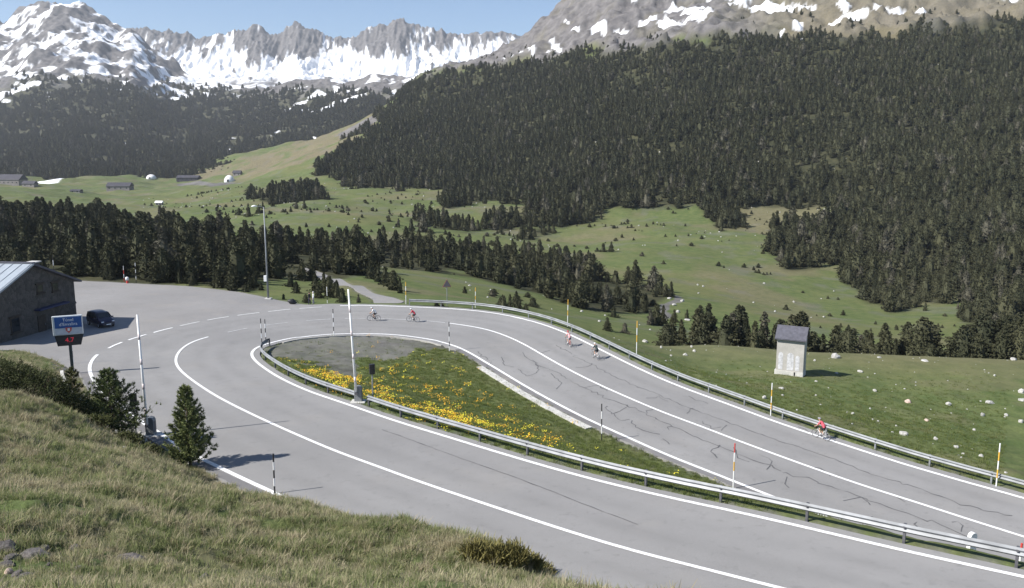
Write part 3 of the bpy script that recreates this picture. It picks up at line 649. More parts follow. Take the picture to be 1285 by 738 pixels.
# ------------------------------------------------------------------ concrete edging
def curb(P, width, h, name, m, base=-0.15, **t):
    P = np.asarray(P)[:, :2]; tt = np.gradient(P, axis=0); tt /= np.linalg.norm(tt, axis=1)[:, None]; n = np.stack([-tt[:, 1], tt[:, 0]], 1)
    g = Gs(P[:, 0], P[:, 1]); mb = MB(); vs = []; k = len(P)
    for i in range(k):
        for s_, zz in ((1, base), (1, h), (-1, h), (-1, base)): vs.append((P[i, 0] + n[i, 0] * width / 2 * s_, P[i, 1] + n[i, 1] * width / 2 * s_, g[i] + zz))
    fs = [(0, 1, 2, 3), (4 * k - 1, 4 * k - 2, 4 * k - 3, 4 * k - 4)]
    for i in range(k - 1):
        for j in range(4): fs.append((4 * i + j, 4 * i + (j + 1) % 4, 4 * i + 4 + (j + 1) % 4, 4 * i + 4 + j))
    mb.add(vs, fs); return mb.build(name, m, None, **t)
seg = cut(inn, (616, 460), (752, 534)); curb(outward(seg, -1.25), 0.7, 0.10, "concrete_kerb", M["concrete"], label="pale concrete kerb slab along the flower bank below the cracked lane", cat="kerb")
seg = cut(inn, (345, 429), (560, 431)); curb(outward(seg, -0.95), 0.22, 0.10, "concrete_kerb", M["concrete_old"], label="thin curved kerb round the gravel head of the flower island", cat="kerb")
seg = cut(out, (112, 465), (150, 510)); curb(outward(seg, 2.2), 0.25, 0.22, "concrete_kerb", M["concrete"], label="pale kerb edge beside the blue information sign", cat="kerb")
seg = cut(out, (152, 512), (190, 538)); curb(outward(seg, 2.2), 0.25, 0.16, "concrete_kerb", M["concrete"], label="short kerb at the foot of the grey signal by the young pines", cat="kerb")

# ------------------------------------------------------------------ crash barriers
def w_beam(P, h=0.78, depth=0.08, face=1):
    prof = [(a_, b_ * 1.25) for a_, b_ in [(0.0, -0.155), (0.5, -0.12), (1.0, -0.085), (0.6, -0.045), (0.1, 0.0), (0.6, 0.045), (1.0, 0.085), (0.5, 0.12), (0.0, 0.155)]]
    P = np.asarray(P); tt = np.gradient(P[:, :2], axis=0); tt /= np.linalg.norm(tt, axis=1)[:, None]; n = np.stack([-tt[:, 1], tt[:, 0]], 1) * face
    vs = []; fs = []; k = len(prof)
    for i in range(len(P)):
        for dd, zz in prof: vs.append((P[i, 0] + n[i, 0] * (0.07 + dd * depth), P[i, 1] + n[i, 1] * (0.07 + dd * depth), P[i, 2] + h - 0.225 + zz))
    for i in range(len(P) - 1):
        for j in range(k - 1): fs.append((i * k + j, i * k + j + 1, (i + 1) * k + j + 1, (i + 1) * k + j))
    return vs, fs
def guardrail(P, face, label, m, bay=4.0, hgt=0.92):
    P = P.copy(); P[:, 2] = Gs(P[:, 0], P[:, 1]); step = max(1, int(round(bay / 0.6)))
    root = empty("guardrail", tuple(P[0]), label=label, cat="guardrail"); inv = -Vector(P[0])
    for i in range(0, len(P) - 2, step):
        seg = P[i:i + step + 1]
        if len(seg) < 2: break
        vs, fs = w_beam(seg, hgt, 0.09, face); mb = MB(); mb.add([Vector(v) + inv for v in vs], fs)
        o = mb.build("beam", m, root, smooth=False); sm = o.modifiers.new("thick", 'SOLIDIFY'); sm.thickness = 0.006
        p = P[i]; t_ = P[min(i + 1, len(P) - 1)] - P[max(i - 1, 0)]; an = math.atan2(t_[1], t_[0])
        mb = MB(); R = Matrix.Rotation(an, 3, 'Z'); mb.box(Vector(p) + inv + Vector((0, 0, hgt / 2 - 0.25)), (0.11, 0.13, hgt + 0.45), R)
        po = mb.build("post", M["post"] if m is M["steel"] else M["steel_dull"], root)
        mb = MB(); q = Vector(p) + inv + Vector((-math.sin(an) * face * 0.12, math.cos(an) * face * 0.12, hgt - 0.155)); mb.box(q, (0.09, 0.10, 0.09), R)
        mb.build("bolt", M["post"], po)
    return root
a = idx(out, (506, 385)); P = outward(out, 1.15)[:a][::-1]
guardrail(P, -OUTWARD * -1 * 1, "long grey steel guardrail along the outer edge of the cracked lane beside the meadow", M["steel_dull"])
a = idx(inn, (329, 436)); b = idx(inn, (436, 508)); P = outward(inn, -0.95)
guardrail(P[a:b], OUTWARD, "short curved steel guardrail round the tip of the flower island", M["steel"])
b2 = idx(inn, (450, 513)); guardrail(P[b2:], OUTWARD, "long double-ridged steel guardrail between the flower island and the upper lane", M["steel"])

# ------------------------------------------------------------------ conifers
def tri_soup(name, V, m_smooth=False):
    V = np.asarray(V).reshape(-1, 3); return mesh_np(name, V, np.arange(len(V)).reshape(-1, 4), m_smooth)
def crown_mesh(seed, n=520, rad=0.30, fat=0.7, core=True, size=0.055):
    """crown of a tree one unit tall: needle clumps spread through the volume, whorl by whorl"""
    r = np.random.default_rng(seed); t = r.random(n) ** 1.25 * 0.95 + 0.04
    lump = 0.55 + 0.8 * vnoise(np.full(n, seed * 3.1) + t * 7, np.zeros(n), seed)
    prof = rad * (1 - t) ** fat * (0.35 + 0.65 * sstep(0.0, 0.16, t)) * lump
    prof *= 0.82 + 0.3 * (np.sin(t * 46 + seed) * 0.5 + 0.5)
    an = r.random(n) * 2 * np.pi
    sidev = 0.55 + 0.8 * vnoise(an * 1.3, t * 5, seed + 5)
    rr = prof * sidev * np.sqrt(r.uniform(0.25, 1.0, n)) + 0.008
    c = np.stack([rr * np.cos(an), rr * np.sin(an), t + r.normal(size=n) * 0.008 - 0.10 * rr], 1)
    s = size * r.uniform(0.6, 1.35, n) * (1.05 - 0.55 * t)
    o = np.stack([np.cos(an), np.sin(an), r.uniform(-0.35, 0.55, n)], 1) + r.normal(size=(n, 3)) * 0.45; o /= np.linalg.norm(o, axis=1)[:, None]
    p = np.cross(o, r.normal(size=(n, 3))); p /= np.linalg.norm(p, axis=1)[:, None]; q = np.cross(o, p)
    s = s[:, None]
    quads = []
    for a_, b_ in ((o, p), (o, q)):
        quads.append(np.stack([c - a_ * s * 0.7, c + b_ * s * 0.55, c + a_ * s * 1.1, c - b_ * s * 0.55], 1))
    V = np.concatenate(quads).reshape(-1, 3)
    if core:
        k = 7; zs = np.array([0.06, 0.3, 0.6, 0.92]); rs = rad * 0.62 * (1 - zs) ** fat; rs[0] *= 0.8; cv = []
        ring = lambda i, j: (rs[i] * math.cos(2 * math.pi * j / k) , rs[i] * math.sin(2 * math.pi * j / k), zs[i])
        for i in range(3):
            for j in range(k): cv += [ring(i, j), ring(i, j + 1), ring(i + 1, j + 1), ring(i + 1, j)]
        V = np.vstack([V, np.array(cv)])
    return tri_soup("crown", V)
CROWNS = [crown_mesh(101, 820, 0.30, 0.70, size=0.05), crown_mesh(102, 860, 0.36, 0.48, size=0.052), crown_mesh(103, 760, 0.26, 0.75, size=0.046), crown_mesh(104, 900, 0.42, 0.42, size=0.055), crown_mesh(105, 820, 0.33, 0.55, size=0.052), crown_mesh(106, 780, 0.28, 0.58, size=0.048)]
for c_ in CROWNS: c_.materials.append(M["pine"])
tb = MB(); tb.tube([(0, 0, -0.06), (0, 0, 0.2), (0.004, 0.002, 0.55), (0, 0, 0.93)], [0.026, 0.02, 0.012, 0.003], 7)
TRUNK = tb.mesh("trunk", True); TRUNK.materials.append(M["bark"])

cand = []   # x, y, z, h, region
def scatter(n, ylo, yhi, ulo, uhi, poly, key, hlo, hhi, spacing, prob=None):
    yy = np.sqrt(rng.uniform(ylo ** 2, yhi ** 2, n)); uu_ = rng.uniform(ulo, uhi, n); xx = (uu_ - CU) / F * yy
    zz = Gs(xx, yy); u_, v_ = project(xx, yy, zz)
    wob_ = fbm(xx / 30, yy / 30, 4, 21) - 0.5
    uj = u_ + wob_ * 60 + (fbm(xx / 9, yy / 9, 3, 33) - 0.5) * 22; vj = v_ + (fbm(xx / 14, yy / 14, 4, 31) - 0.5) * (24 if key == 'hill' else 12)
    ok = inpoly(uj, vj, poly)
    if prob is not None: ok &= rng.random(n) < prob(xx, yy, u_, v_)
    xx, yy = xx[ok], yy[ok]
    grid = {}; keep = []
    for i in range(len(xx)):
        gx, gy = int(xx[i] // spacing), int(yy[i] // spacing); good = True
        for a_ in (-1, 0, 1):
            for b_ in (-1, 0, 1):
                for j in grid.get((gx + a_, gy + b_), ()):
                    if (xx[i] - xx[j]) ** 2 + (yy[i] - yy[j]) ** 2 < spacing ** 2: good = False; break
        if good: grid.setdefault((gx, gy), []).append(i); keep.append(i)
    xx, yy = xx[keep], yy[keep]; zz = G(xx, yy)
    for i in range(len(xx)): cand.append((xx[i], yy[i], zz[i], rng.uniform(hlo, hhi) * (0.42 + 0.75 * rng.random() ** 0.8), key))
KY = K
gap = lambda x, y, u, v: 0.02 + 0.98 * sstep(0.44, 0.54, fbm(x / 26, y / 26, 3, 201))
scatter(140000, 330 * KY, 1560 * KY, 330, 1420, FOREST["right"], "hill", 6.5, 10.5, 3.35, lambda x, y, u, v: (0.25 + 0.75 * sstep(0.32, 0.44, fbm(x / 30, y / 30, 4, 203))) * (0.15 + 0.85 * sstep(-6, 34, v - np.interp(u, [380, 480, 520, 640, 700, 780, 860, 1000, 1285], [170, 128, 102, 84, 76, 64, 56, 46, 32]) + (fbm(x / 40, y / 40, 3, 207) - 0.5) * 50)))
scatter(9000, 190 * KY, 330 * KY, 1050, 1420, FOREST["right"], "hill", 5, 8, 3.6)
scatter(9000, 180 * KY, 560 * KY, 280, 850, FOREST["band"], "band", 4.4, 7.6, 3.5, gap)
scatter(11000, 150 * KY, 460 * KY, -120, 370, FOREST["left"], "left", 5, 8.2, 3.6, lambda x, y, u, v: (0.10 + 0.90 * sstep(0.38, 0.48, fbm(x / 22, y / 22, 3, 205))) * (1 - 0.45 * sstep(180, 300, u)))
scatter(3000, 450 * KY, 800 * KY, 310, 420, FOREST["knoll"], "knoll", 7, 10, 4.5)
scatter(1500, 400 * KY, 650 * KY, 515, 610, FOREST["row"], "knoll", 6, 9, 4.5)
scatter(1500, 400 * KY, 650 * KY, 595, 670, FOREST["row2"], "knoll", 6, 9, 4.5)
scatter(1000, 350 * KY, 620 * KY, 640, 710, FOREST["clump"], "knoll", 5, 8, 4.5)
scatter(1500, 400 * KY, 650 * KY, 885, 935, FOREST["stream"], "knoll", 6, 9, 4.5)
# sparse single trees on open ground
def lone(u, v, h, key="lone"):
    p = ground_at(u, v, 60); cand.append((p[0], p[1], p[2], h * p[1] / F, key))
for u, v, hp in ((767,316,14),(757,316,12),(905,290,9),(976,312,24),(980,328,18),(935,262,9),(995,294,10),(1012,293,13),(1056,345,26),(1068,348,16),(1092,376,14),(1113,383,20),(1121,388,14),(1138,362,15),(1030,330,12),(1070,320,22),(1161,390,12),(1202,388,10),(1203,396,10),(524,268,7),(488,278,9),(500,283,10),(372,262,9),(382,262,12),(365,266,8),(330,262,10),(300,270,10),(312,272,14),(325,268,12),(640,288,12),(628,292,10),
                 (800,352,20),(815,360,16),(842,373,22),(862,400,14),(878,402,22),(790,385,18),(798,392,16),(770,398,16),(824,408,30),(816,408,22),(832,406,26),(846,404,18),(890,405,18),(858,418,10),(784,418,16),(762,415,20),(640,388,22),(632,388,20),(652,390,18),(628,386,16),(660,392,14),(648,386,24),(548,384,10),(555,384,8),
                 (430,380,22),(440,384,18),(450,380,14),(423,374,26),(414,372,30),(407,364,26),(400,374,22),(470,372,12),(478,376,10),(455,345,22),(465,350,24),(475,354,26),(484,358,26),(494,364,28),(502,368,22),(440,345,20),(396,366,26),(384,380,14),(350,378,14),(356,376,10),(328,364,12),(318,362,12),(305,356,16),(372,368,18),(365,360,22),(380,352,26),(392,352,24)):
    lone(u, v, hp)
# trees lining the stream just behind the meadow's edge
for i in range(105):
    u = rng.uniform(782, 1330); Yt = rng.uniform(138, 178) * KY
    if u < 880 and rng.random() < 0.45: continue
    x = (u - CU) / F * Yt; z = float(G(x, Yt)[0]); toppx = np.interp(u, [780, 850, 885, 960, 1040, 1100, 1200, 1285], [418, 408, 396, 402, 420, 422, 415, 405]) + rng.normal() * 9
    h = zrow(toppx, Yt) - z
    if 2.5 < h < 13: cand.append((x, Yt, z, h, "stream"))
for i in range(44):
    u = rng.uniform(96, 322); q = at_z(u, float(np.interp(u, [97, 180, 240, 300, 338], [352.5, 356.5, 359.5, 366.5, 374.5])), -1.3); yb = q[1] + rng.uniform(1.5, 13); xb_ = (u - CU) / F * yb
    cand.append((xb_, yb, float(G(xb_, yb)[0]), rng.uniform(14, 46) * yb / F * (0.55 if u > 300 else 1), "left"))
# small saplings peeping over the kerb of the car park
_cx = np.array([c[0] for c in cand]); _cy = np.array([c[1] for c in cand]); _bad = inpoly(_cx, _cy, road_poly) | inpoly(_cx, _cy, park_poly) | inpoly(_cx, _cy, side_poly)
cand = [c for c, b_ in zip(cand, _bad) if not b_]
CA = np.array([c[:4] for c in cand]); keys = [c[4] for c in cand]
tu, tv = project(CA[:, 0], CA[:, 1], CA[:, 2]); size = CA[:, 3] * F / CA[:, 1]
vis = (tu > -15) & (tu < 1300)
order = np.argsort(-np.where(vis, size, 0)); TOP = set(order[:300].tolist())
LAB = {"hill": "dark pine at the lower edge of the big forest on the right-hand slope", "band": "dark pine in the wooded strip across the valley meadow", "left": "dark pine behind the car park and the stone building",
       "knoll": "small dark pine in a clump on the valley meadow", "lone": "solitary dark pine standing on the open valley slope", "stream": "dark pine lining the far edge of the boulder meadow"}
GRP = {"hill": "pines of the right-hand forest", "band": "pines of the wooded strip", "left": "pines behind the car park", "knoll": "pines in clumps", "lone": "solitary pines", "stream": "pines behind the meadow"}
proto = []; HQ = np.percentile(CA[order[:300], 3], (33, 67)); SHAPE = ['narrow-coned', 'round-shouldered', 'slender', 'broad', 'full-bodied', 'lean']
for i in order[:300]:
    x, y, z, h = CA[i]; k = int(rng.integers(6)); lab_ = LAB[keys[i]].replace("dark pine", ("tall " if h > HQ[1] else "low " if h < HQ[0] else "") + SHAPE[k] + " dark pine")
    o = empty("pine_tree", (x, y, z - 0.1), rng.uniform(0, 6.28), label=lab_, cat="tree", group=GRP[keys[i]])
    o.scale = (h * rng.uniform(0.85, 1.2),) * 2 + (h,)
    link("trunk", TRUNK, o); c = link("crown", CROWNS[k], o)
    if len(proto) < 6 and k == len(proto): proto.append(c)
while len(proto) < 6: proto.append(c)

def instancer(name, protos, P, scl, rot, idxs, wid=None, **t):
    me = bpy.data.meshes.new(name); me.vertices.add(len(P)); me.vertices.foreach_set("co", np.asarray(P, np.float32).ravel())
    wid = scl if wid is None else wid
    a = me.attributes.new("scl", 'FLOAT_VECTOR', 'POINT'); a.data.foreach_set("vector", np.stack([wid, wid, scl], 1).astype(np.float32).ravel())
    a = me.attributes.new("rot", 'FLOAT_VECTOR', 'POINT'); a.data.foreach_set("vector", np.asarray(rot, np.float32).ravel())
    a = me.attributes.new("pick", 'INT', 'POINT'); a.data.foreach_set("value", np.asarray(idxs, np.int32))
    o = link(name, me, None, None, kind="stuff", **t)
    g = bpy.data.node_groups.new(name, 'GeometryNodeTree')
    g.interface.new_socket("Geometry", in_out='INPUT', socket_type='NodeSocketGeometry'); g.interface.new_socket("Geometry", in_out='OUTPUT', socket_type='NodeSocketGeometry')
    gi = g.nodes.new("NodeGroupInput"); go = g.nodes.new("NodeGroupOutput"); ip = g.nodes.new("GeometryNodeInstanceOnPoints"); jn = g.nodes.new("GeometryNodeJoinGeometry")
    for p in protos:
        oi = g.nodes.new("GeometryNodeObjectInfo"); oi.transform_space = 'ORIGINAL'; oi.inputs["Object"].default_value = p; oi.inputs["As Instance"].default_value = True
        g.links.new(oi.outputs["Geometry"], jn.inputs[0])
    def attr(nm, ty):
        n = g.nodes.new("GeometryNodeInputNamedAttribute"); n.data_type = ty; n.inputs[0].default_value = nm; return n.outputs[0]
    g.links.new(gi.outputs[0], ip.inputs["Points"]); g.links.new(jn.outputs[0], ip.inputs["Instance"]); ip.inputs["Pick Instance"].default_value = True
    g.links.new(attr("pick", 'INT'), ip.inputs["Instance Index"])
    e2r = g.nodes.new("FunctionNodeEulerToRotation"); g.links.new(attr("rot", 'FLOAT_VECTOR'), e2r.inputs[0]); g.links.new(e2r.outputs[0], ip.inputs["Rotation"])
    g.links.new(attr("scl", 'FLOAT_VECTOR'), ip.inputs["Scale"]); g.links.new(ip.outputs[0], go.inputs[0])
    md = o.modifiers.new("scatter", 'NODES'); md.node_group = g
    return o
rest = [i for i in range(len(CA)) if i not in TOP]
# dwarf pines thinning out into the rocks above the forest
xx = []; n = 14000; yy = rng.uniform(650, 1450, n) ; uu_ = rng.uniform(380, 1400, n); x_ = (uu_ - CU) / F * yy; z_ = Gs(x_, yy); u_, v_ = project(x_, yy, z_)
lim = np.interp(u_, [380, 480, 520, 640, 700, 780, 860, 1000, 1285], [60, 90, 96, 82, 76, 64, 56, 46, 34])
p_ = sstep(38, 0, lim - v_) * sstep(0.42, 0.6, fbm(x_ / 35, yy / 35, 3, 211)) * (v_ < lim + 8)
ok = rng.random(n) < p_ * 0.95; P2 = np.stack([x_[ok], yy[ok], G(x_[ok], yy[ok])], 1)
P1 = CA[rest][:, :3]; PP = np.vstack([P1, P2]); hh = np.r_[CA[rest][:, 3], rng.uniform(3, 7, len(P2))]
PP[:, 2] -= 0.3
rz = np.zeros((len(PP), 3)); rz[:, 2] = rng.uniform(0, 6.28, len(PP))
instancer("pine_forest", proto, PP, hh, rz, rng.integers(0, 6, len(PP)), hh * rng.uniform(0.8, 1.2, len(PP)), label="dense dark pine forest covering the big slope right of the valley", cat="forest")
# forest of the far massif
xx, yd, zz, T_, U_, V_, mk = D1
w_ = mk[..., 3] * (1 - mk[..., 1]); n = 30000
fi = rng.uniform(0, xx.shape[0] - 14, n); fj = rng.uniform(0, xx.shape[1] - 2, n); i0 = fi.astype(int); j0_ = fj.astype(int); a_ = fi - i0; b_ = fj - j0_
def bil(Q): return Q[i0, j0_] * (1 - a_) * (1 - b_) + Q[i0 + 1, j0_] * a_ * (1 - b_) + Q[i0, j0_ + 1] * (1 - a_) * b_ + Q[i0 + 1, j0_ + 1] * a_ * b_
X1, Y1, Z1, W1 = bil(xx), bil(yd), bil(zz), bil(w_)
u_, v_ = project(X1, Y1, Z1)
ok = (rng.random(n) < np.clip(W1 * 1.15, 0.0, 1) * (0.3 + 0.7 * sstep(0.32, 0.46, fbm(X1 / 60, Y1 / 60, 4, 221)))) & (u_ > -80) & (u_ < 620)
PF = np.stack([X1[ok], Y1[ok], Z1[ok] - 0.5], 1); hf = rng.uniform(9, 16, len(PF)); rz = np.zeros((len(PF), 3)); rz[:, 2] = rng.uniform(0, 6.28, len(PF))
instancer("pine_forest", proto, PF, hf, rz, rng.integers(0, 6, len(PF)), hf * 1.15, label="far blue-grey pine forest below the snowy summit across the valley", cat="forest")

# ------------------------------------------------------------------ young pines and bushes by the road
def needle_tree(seed, h, rad, name, label, pos, m, nb=90, upturn=0.55, per=13, nl=0.16):
    r = np.random.default_rng(seed); root = empty(name, pos, label=label, cat="tree" if "pine" in name else "bush")
    tb = MB(); tb.tube([(0, 0, -0.3), (0.02, 0, h * 0.4), (0, 0.02, h * 0.97)], [0.028 * h * 0.6 + 0.02, 0.02 * h * 0.6 + 0.01, 0.008], 8); 
    V = []
    for b in range(nb):
        t = (b + r.random()) / nb; t = 0.05 + 0.93 * t ** 1.15; L = rad * (1 - t) ** 0.8 * r.uniform(0.65, 1.15) + 0.10; an = b * 2.399 + r.normal() * 0.3
        p0 = np.array([0, 0, h * t]); d = np.array([math.cos(an), math.sin(an), 0.12]); pts = []
        for k in range(6):
            s = k / 5; pts.append(p0 + d * L * s + np.array([0, 0, upturn * L * s * s - 0.06 * L * s]))
        tb.tube([tuple(p) for p in pts], [0.016, 0.013, 0.011, 0.009, 0.007, 0.004], 4, False)
        for k in range(int(per * (0.5 + L / rad))):
            s = r.uniform(0.22, 1.0); i = min(4, int(s * 5)); c = pts[i] + (pts[i + 1] - pts[i]) * (s * 5 - i) + r.normal(size=3) * 0.045 * L
            ax = (pts[i + 1] - pts[i]); ax = ax / np.linalg.norm(ax) + np.array([0, 0, 0.35])
            for q in range(7):
                dv = ax * 0.9 + r.normal(size=3) * 0.75; dv /= np.linalg.norm(dv); ln = nl * r.uniform(0.7, 1.3); sd = np.cross(dv, r.normal(size=3)); sd *= 0.024 / np.linalg.norm(sd)
                V += [c - sd, c + sd, c + dv * ln + sd * 0.3, c + dv * ln - sd * 0.3]
    for k in range(40):                      # leader candle
        c = np.array([0, 0, h * r.uniform(0.9, 1.0)]); dv = r.normal(size=3) * 0.6 + np.array([0, 0, 0.9]); dv /= np.linalg.norm(dv); sd = np.cross(dv, r.normal(size=3)); sd *= 0.014 / np.linalg.norm(sd)
        V += [c - sd, c + sd, c + dv * nl + sd * 0.3, c + dv * nl - sd * 0.3]
    tb.build("trunk", M["bark"], root, True); link("crown", tri_soup("crown", V), root, m); return root
def gpt(u, Yw): x = (u - CU) / F * Yw; return np.array([x, Yw, float(G(x, Yw)[0])])
def tree_px(u, vtop, Yw, halfpx): 
    p = gpt(u, Yw); h = zrow(vtop, Yw) - p[2]; return p, h, halfpx * Yw / F
p, h, r_ = tree_px(218, 485, 46.2, 30)
needle_tree(1, h, r_, "young_pine", "bright green young pine of neat cone shape beside the raised barrier", tuple(p), M["pine_near"], 125, 0.6, 20)
p, h, r_ = tree_px(119, 464, 50, 52)
needle_tree(2, h, r_, "young_pine", "broad darker young pine with a slim top beside the blue information sign", tuple(p), M["pine_near"], 135, 0.45, 20)
p, h, r_ = tree_px(72, 462, 50, 22)
needle_tree(3, h, r_, "young_pine", "stunted little pine at the foot of the blue information sign", tuple(p), M["juniper"], 45, 0.5, 12)
def bush(seed, label, centre_pts, m, n=900, twig=0.18, up=0.5, name="juniper_bush"):
    r = np.random.default_rng(seed); c0 = np.array(centre_pts[0][:3]); root = empty(name, tuple(c0), label=label, cat="bush"); V = []; tb = MB()
    for (x, y, z, R, H) in centre_pts:
        for b in range(n // len(centre_pts)):
            an = r.random() * 6.283; rr = R * math.sqrt(r.random()); hz = H * math.sqrt(max(0.02, 1 - (rr / R) ** 2)) * r.uniform(0.55, 1.08)
            c = np.array([x + rr * math.cos(an), y + rr * math.sin(an), z + hz]) - c0
            if b % 9 == 0: tb.tube([(x - c0[0] + 0.3 * rr * math.cos(an), y - c0[1] + 0.3 * rr * math.sin(an), z - c0[2] - 0.1), tuple(c)], [0.02, 0.005], 4, False)
            ax = np.array([math.cos(an) * 0.7, math.sin(an) * 0.7, up]) + r.normal(size=3) * 0.3
            for q in range(9):
                cq = c + r.normal(size=3) * twig * 0.45
                dv = ax + r.normal(size=3) * 0.5; dv /= np.linalg.norm(dv); sd = np.cross(dv, r.normal(size=3)); sd *= 0.02 / np.linalg.norm(sd); ln = twig * r.uniform(0.6, 1.3)
                V += [cq - sd, cq + sd, cq + dv * ln + sd * 0.4, cq + dv * ln - sd * 0.4]
    tb.build("stem", M["bark"], root); link("foliage", tri_soup("foliage", V), root, m); return root
def bp(u, Yw, R, H): p = gpt(u, Yw); return (p[0], p[1], p[2] - 0.1, R, H)
def bpx(u, v, R, H): p = ground_at(u, v, 8, 60); return (p[0], p[1], p[2] - 0.05, R, H)
bush(11, "large sprawling dark juniper on the bank below the stone building", [bp(8, 46, 2.6, 2.2), bp(45, 47, 2.2, 1.5), bp(-30, 46, 2.6, 2.2), bp(62, 49, 1.5, 0.8)], M["juniper"], 2600)
bush(12, "low dark shrub in front of the broad young pine", [bp(95, 44, 1.0, 0.5), bp(130, 43, 1.0, 0.45), bp(160, 42.5, 0.8, 0.35)], M["juniper"], 700)
bush(13, "olive-brown twiggy shrub on the grassy lip above the upper lane", [bpx(598, 702, 0.40, 0.40), bpx(622, 706, 0.42, 0.42), bpx(644, 708, 0.42, 0.5), bpx(664, 714, 0.35, 0.3), bpx(684, 720, 0.25, 0.28)], M["bush"], 520, 0.19, 1.5, "twiggy_shrub")

# ------------------------------------------------------------------ grass and flowers
def tuft(seed, n, h, spread, wdt):
    r = np.random.default_rng(seed); V = []
    for k in range(n):
        an = r.random() * 6.283; rr = spread * math.sqrt(r.random()); b = np.array([rr * math.cos(an), rr * math.sin(an), -0.03]); lean = r.uniform(0.15, 0.9); hh_ = h * r.uniform(0.5, 1.2)
        d = np.array([math.cos(an), math.sin(an), 0]) * lean + r.normal(size=3) * 0.25; sd = np.array([-math.sin(an + r.normal()), math.cos(an + r.normal()), 0]) * wdt
        m1_ = b + np.array([0, 0, hh_ * 0.6]) + d * hh_ * 0.25; e = b + np.array([0, 0, hh_ * 0.95]) + d * hh_ * 0.75
        V += [b - sd, b + sd, m1_ + sd * 0.8, m1_ - sd * 0.8, m1_ - sd * 0.8, m1_ + sd * 0.8, e + sd * 0.15, e - sd * 0.15]
    return tri_soup("grass_tuft", V)
def grass_mat(name, g1, g2, straw, k):
    m, t, b = nodes(name); oi = nd(t, "ShaderNodeObjectInfo"); pos = nd(t, "ShaderNodeNewGeometry").outputs["Position"]
    c = mixc(t, oi.outputs["Random"], g1, g2)
    f = math_n(t, 'ADD', noise(t, 0.45, 4, pos), math_n(t, 'MULTIPLY', oi.outputs["Random"], 0.22))
    c = mixc(t, ramp(t, f, 0.60 - k, 0.76 - k), c, straw)
    t.links.new(c, b.inputs["Base Color"]); b.inputs["Roughness"].default_value = 0.8; b.inputs["Specular IOR Level"].default_value = 0.15
    tr = nd(t, "ShaderNodeBsdfTranslucent"); t.links.new(c, tr.inputs["Color"]); mx = nd(t, "ShaderNodeMixShader"); mx.inputs[0].default_value = 0.4
    t.links.new(b.outputs[0], mx.inputs[1]); t.links.new(tr.outputs[0], mx.inputs[2]); t.links.new(mx.outputs[0], t.nodes["Material Output"].inputs[0])
    return m
M["grass_bank"] = grass_mat("bank_grass", (0.165, 0.200, 0.080), (0.290, 0.310, 0.140), (0.48, 0.43, 0.28), 0.02)
M["stalk"] = grass_mat("bank_straw", (0.34, 0.29, 0.18), (0.45, 0.40, 0.27), (0.40, 0.34, 0.24), 0.0)
M["grass_isl"] = grass_mat("verge_grass", (0.100, 0.135, 0.035), (0.165, 0.190, 0.060), (0.20, 0.20, 0.085), -0.05)
def tuft_obj(name, me, u, Yw, m):
    p = gpt(u, Yw); return link(name, me, None, m, kind="stuff", label="short tuft of mixed green and straw grass on the bank" if "bank" in m.name else "short tuft of green verge grass", cat="grass")
T1 = [tuft_obj("grass_tuft", tuft(300 + i, 26, 0.14 + 0.035 * i, 0.16, 0.008), 0, 0, M["grass_bank"]) for i in range(3)]
T1.append(tuft_obj('dry_stalks', tuft(350, 9, 0.30, 0.10, 0.006), 0, 0, M['stalk'])); T1[-1]['label'] = 'tall dry straw stalks in the bank grass'
for i, o in enumerate(T1): p = gpt(160 + 80 * i, 30); o.location = tuple(p)
n = 140000
yy = np.where(rng.random(n) < 0.86, np.sqrt(rng.uniform(5.0 ** 2, 52 ** 2, n)), rng.uniform(46, 84, n)); uu_ = np.where(yy > 50, rng.uniform(-120, 160, n), rng.uniform(-120, 900, n)); x_ = (uu_ - CU) / F * yy
ed_ = edge_dist(x_, yy); jn_ = np.argmin(((cen[::6, None, 0] - x_[None]) ** 2 + (cen[::6, None, 1] - yy[None]) ** 2), 0)
zb = Gs(x_, yy); ok = (ed_ > 0.25) & (((x_ * 0.75 + yy) < 36) | (x_ < -12)) & (zb > 0.2) & ((yy + x_ * 0.1 < 47) | (uu_ < 130))
ok &= rng.random(n) < (0.18 + 0.82 * sstep(0.36, 0.54, fbm(x_ / 0.8, yy / 0.8, 3, 231)))
x_, yy = x_[ok], yy[ok]; zz = G(x_, yy); rot = np.stack([rng.normal(size=len(x_)) * 0.2, rng.normal(size=len(x_)) * 0.2, rng.uniform(0, 6.28, len(x_))], 1)
sc_ = rng.uniform(0.5, 1.2, len(x_)) * (0.55 + 0.45 * sstep(9, 24, yy)) * (0.45 + 1.15 * fbm(x_ / 1.1, yy / 1.1, 3, 233))
instancer("bank_grass", T1, np.stack([x_, yy, zz], 1), sc_, rot, np.where(rng.random(len(x_)) < 0.012, 3, rng.integers(0, 3, len(x_))), label="rough mixed green and straw grass covering the near bank", cat="grass")
T2 = [tuft_obj("verge_tuft", tuft(320 + i, 16, 0.15 + 0.05 * i, 0.2, 0.012), 0, 0, M["grass_isl"]) for i in range(2)]
isl = outward(inn, -1.5)
def dist_in(x, y): return edge_dist(x, y)
n = 60000; yy = np.sqrt(rng.uniform(38 ** 2, 104 ** 2, n)); uu_ = rng.uniform(320, 1290, n); x_ = (uu_ - CU) / F * yy; ed_ = edge_dist(x_, yy)
jj = np.argmin((cen[::4, None, 0] - x_[None]) ** 2 + (cen[::4, None, 1] - yy[None]) ** 2, 0)
inside = ((x_ - cen[::4][jj, 0]) * nrm[::4][jj, 0] + (yy - cen[::4][jj, 1]) * nrm[::4][jj, 1]) * OUTWARD < 0
zs_ = Gs(x_, yy); u_, v_ = project(x_, yy, zs_)
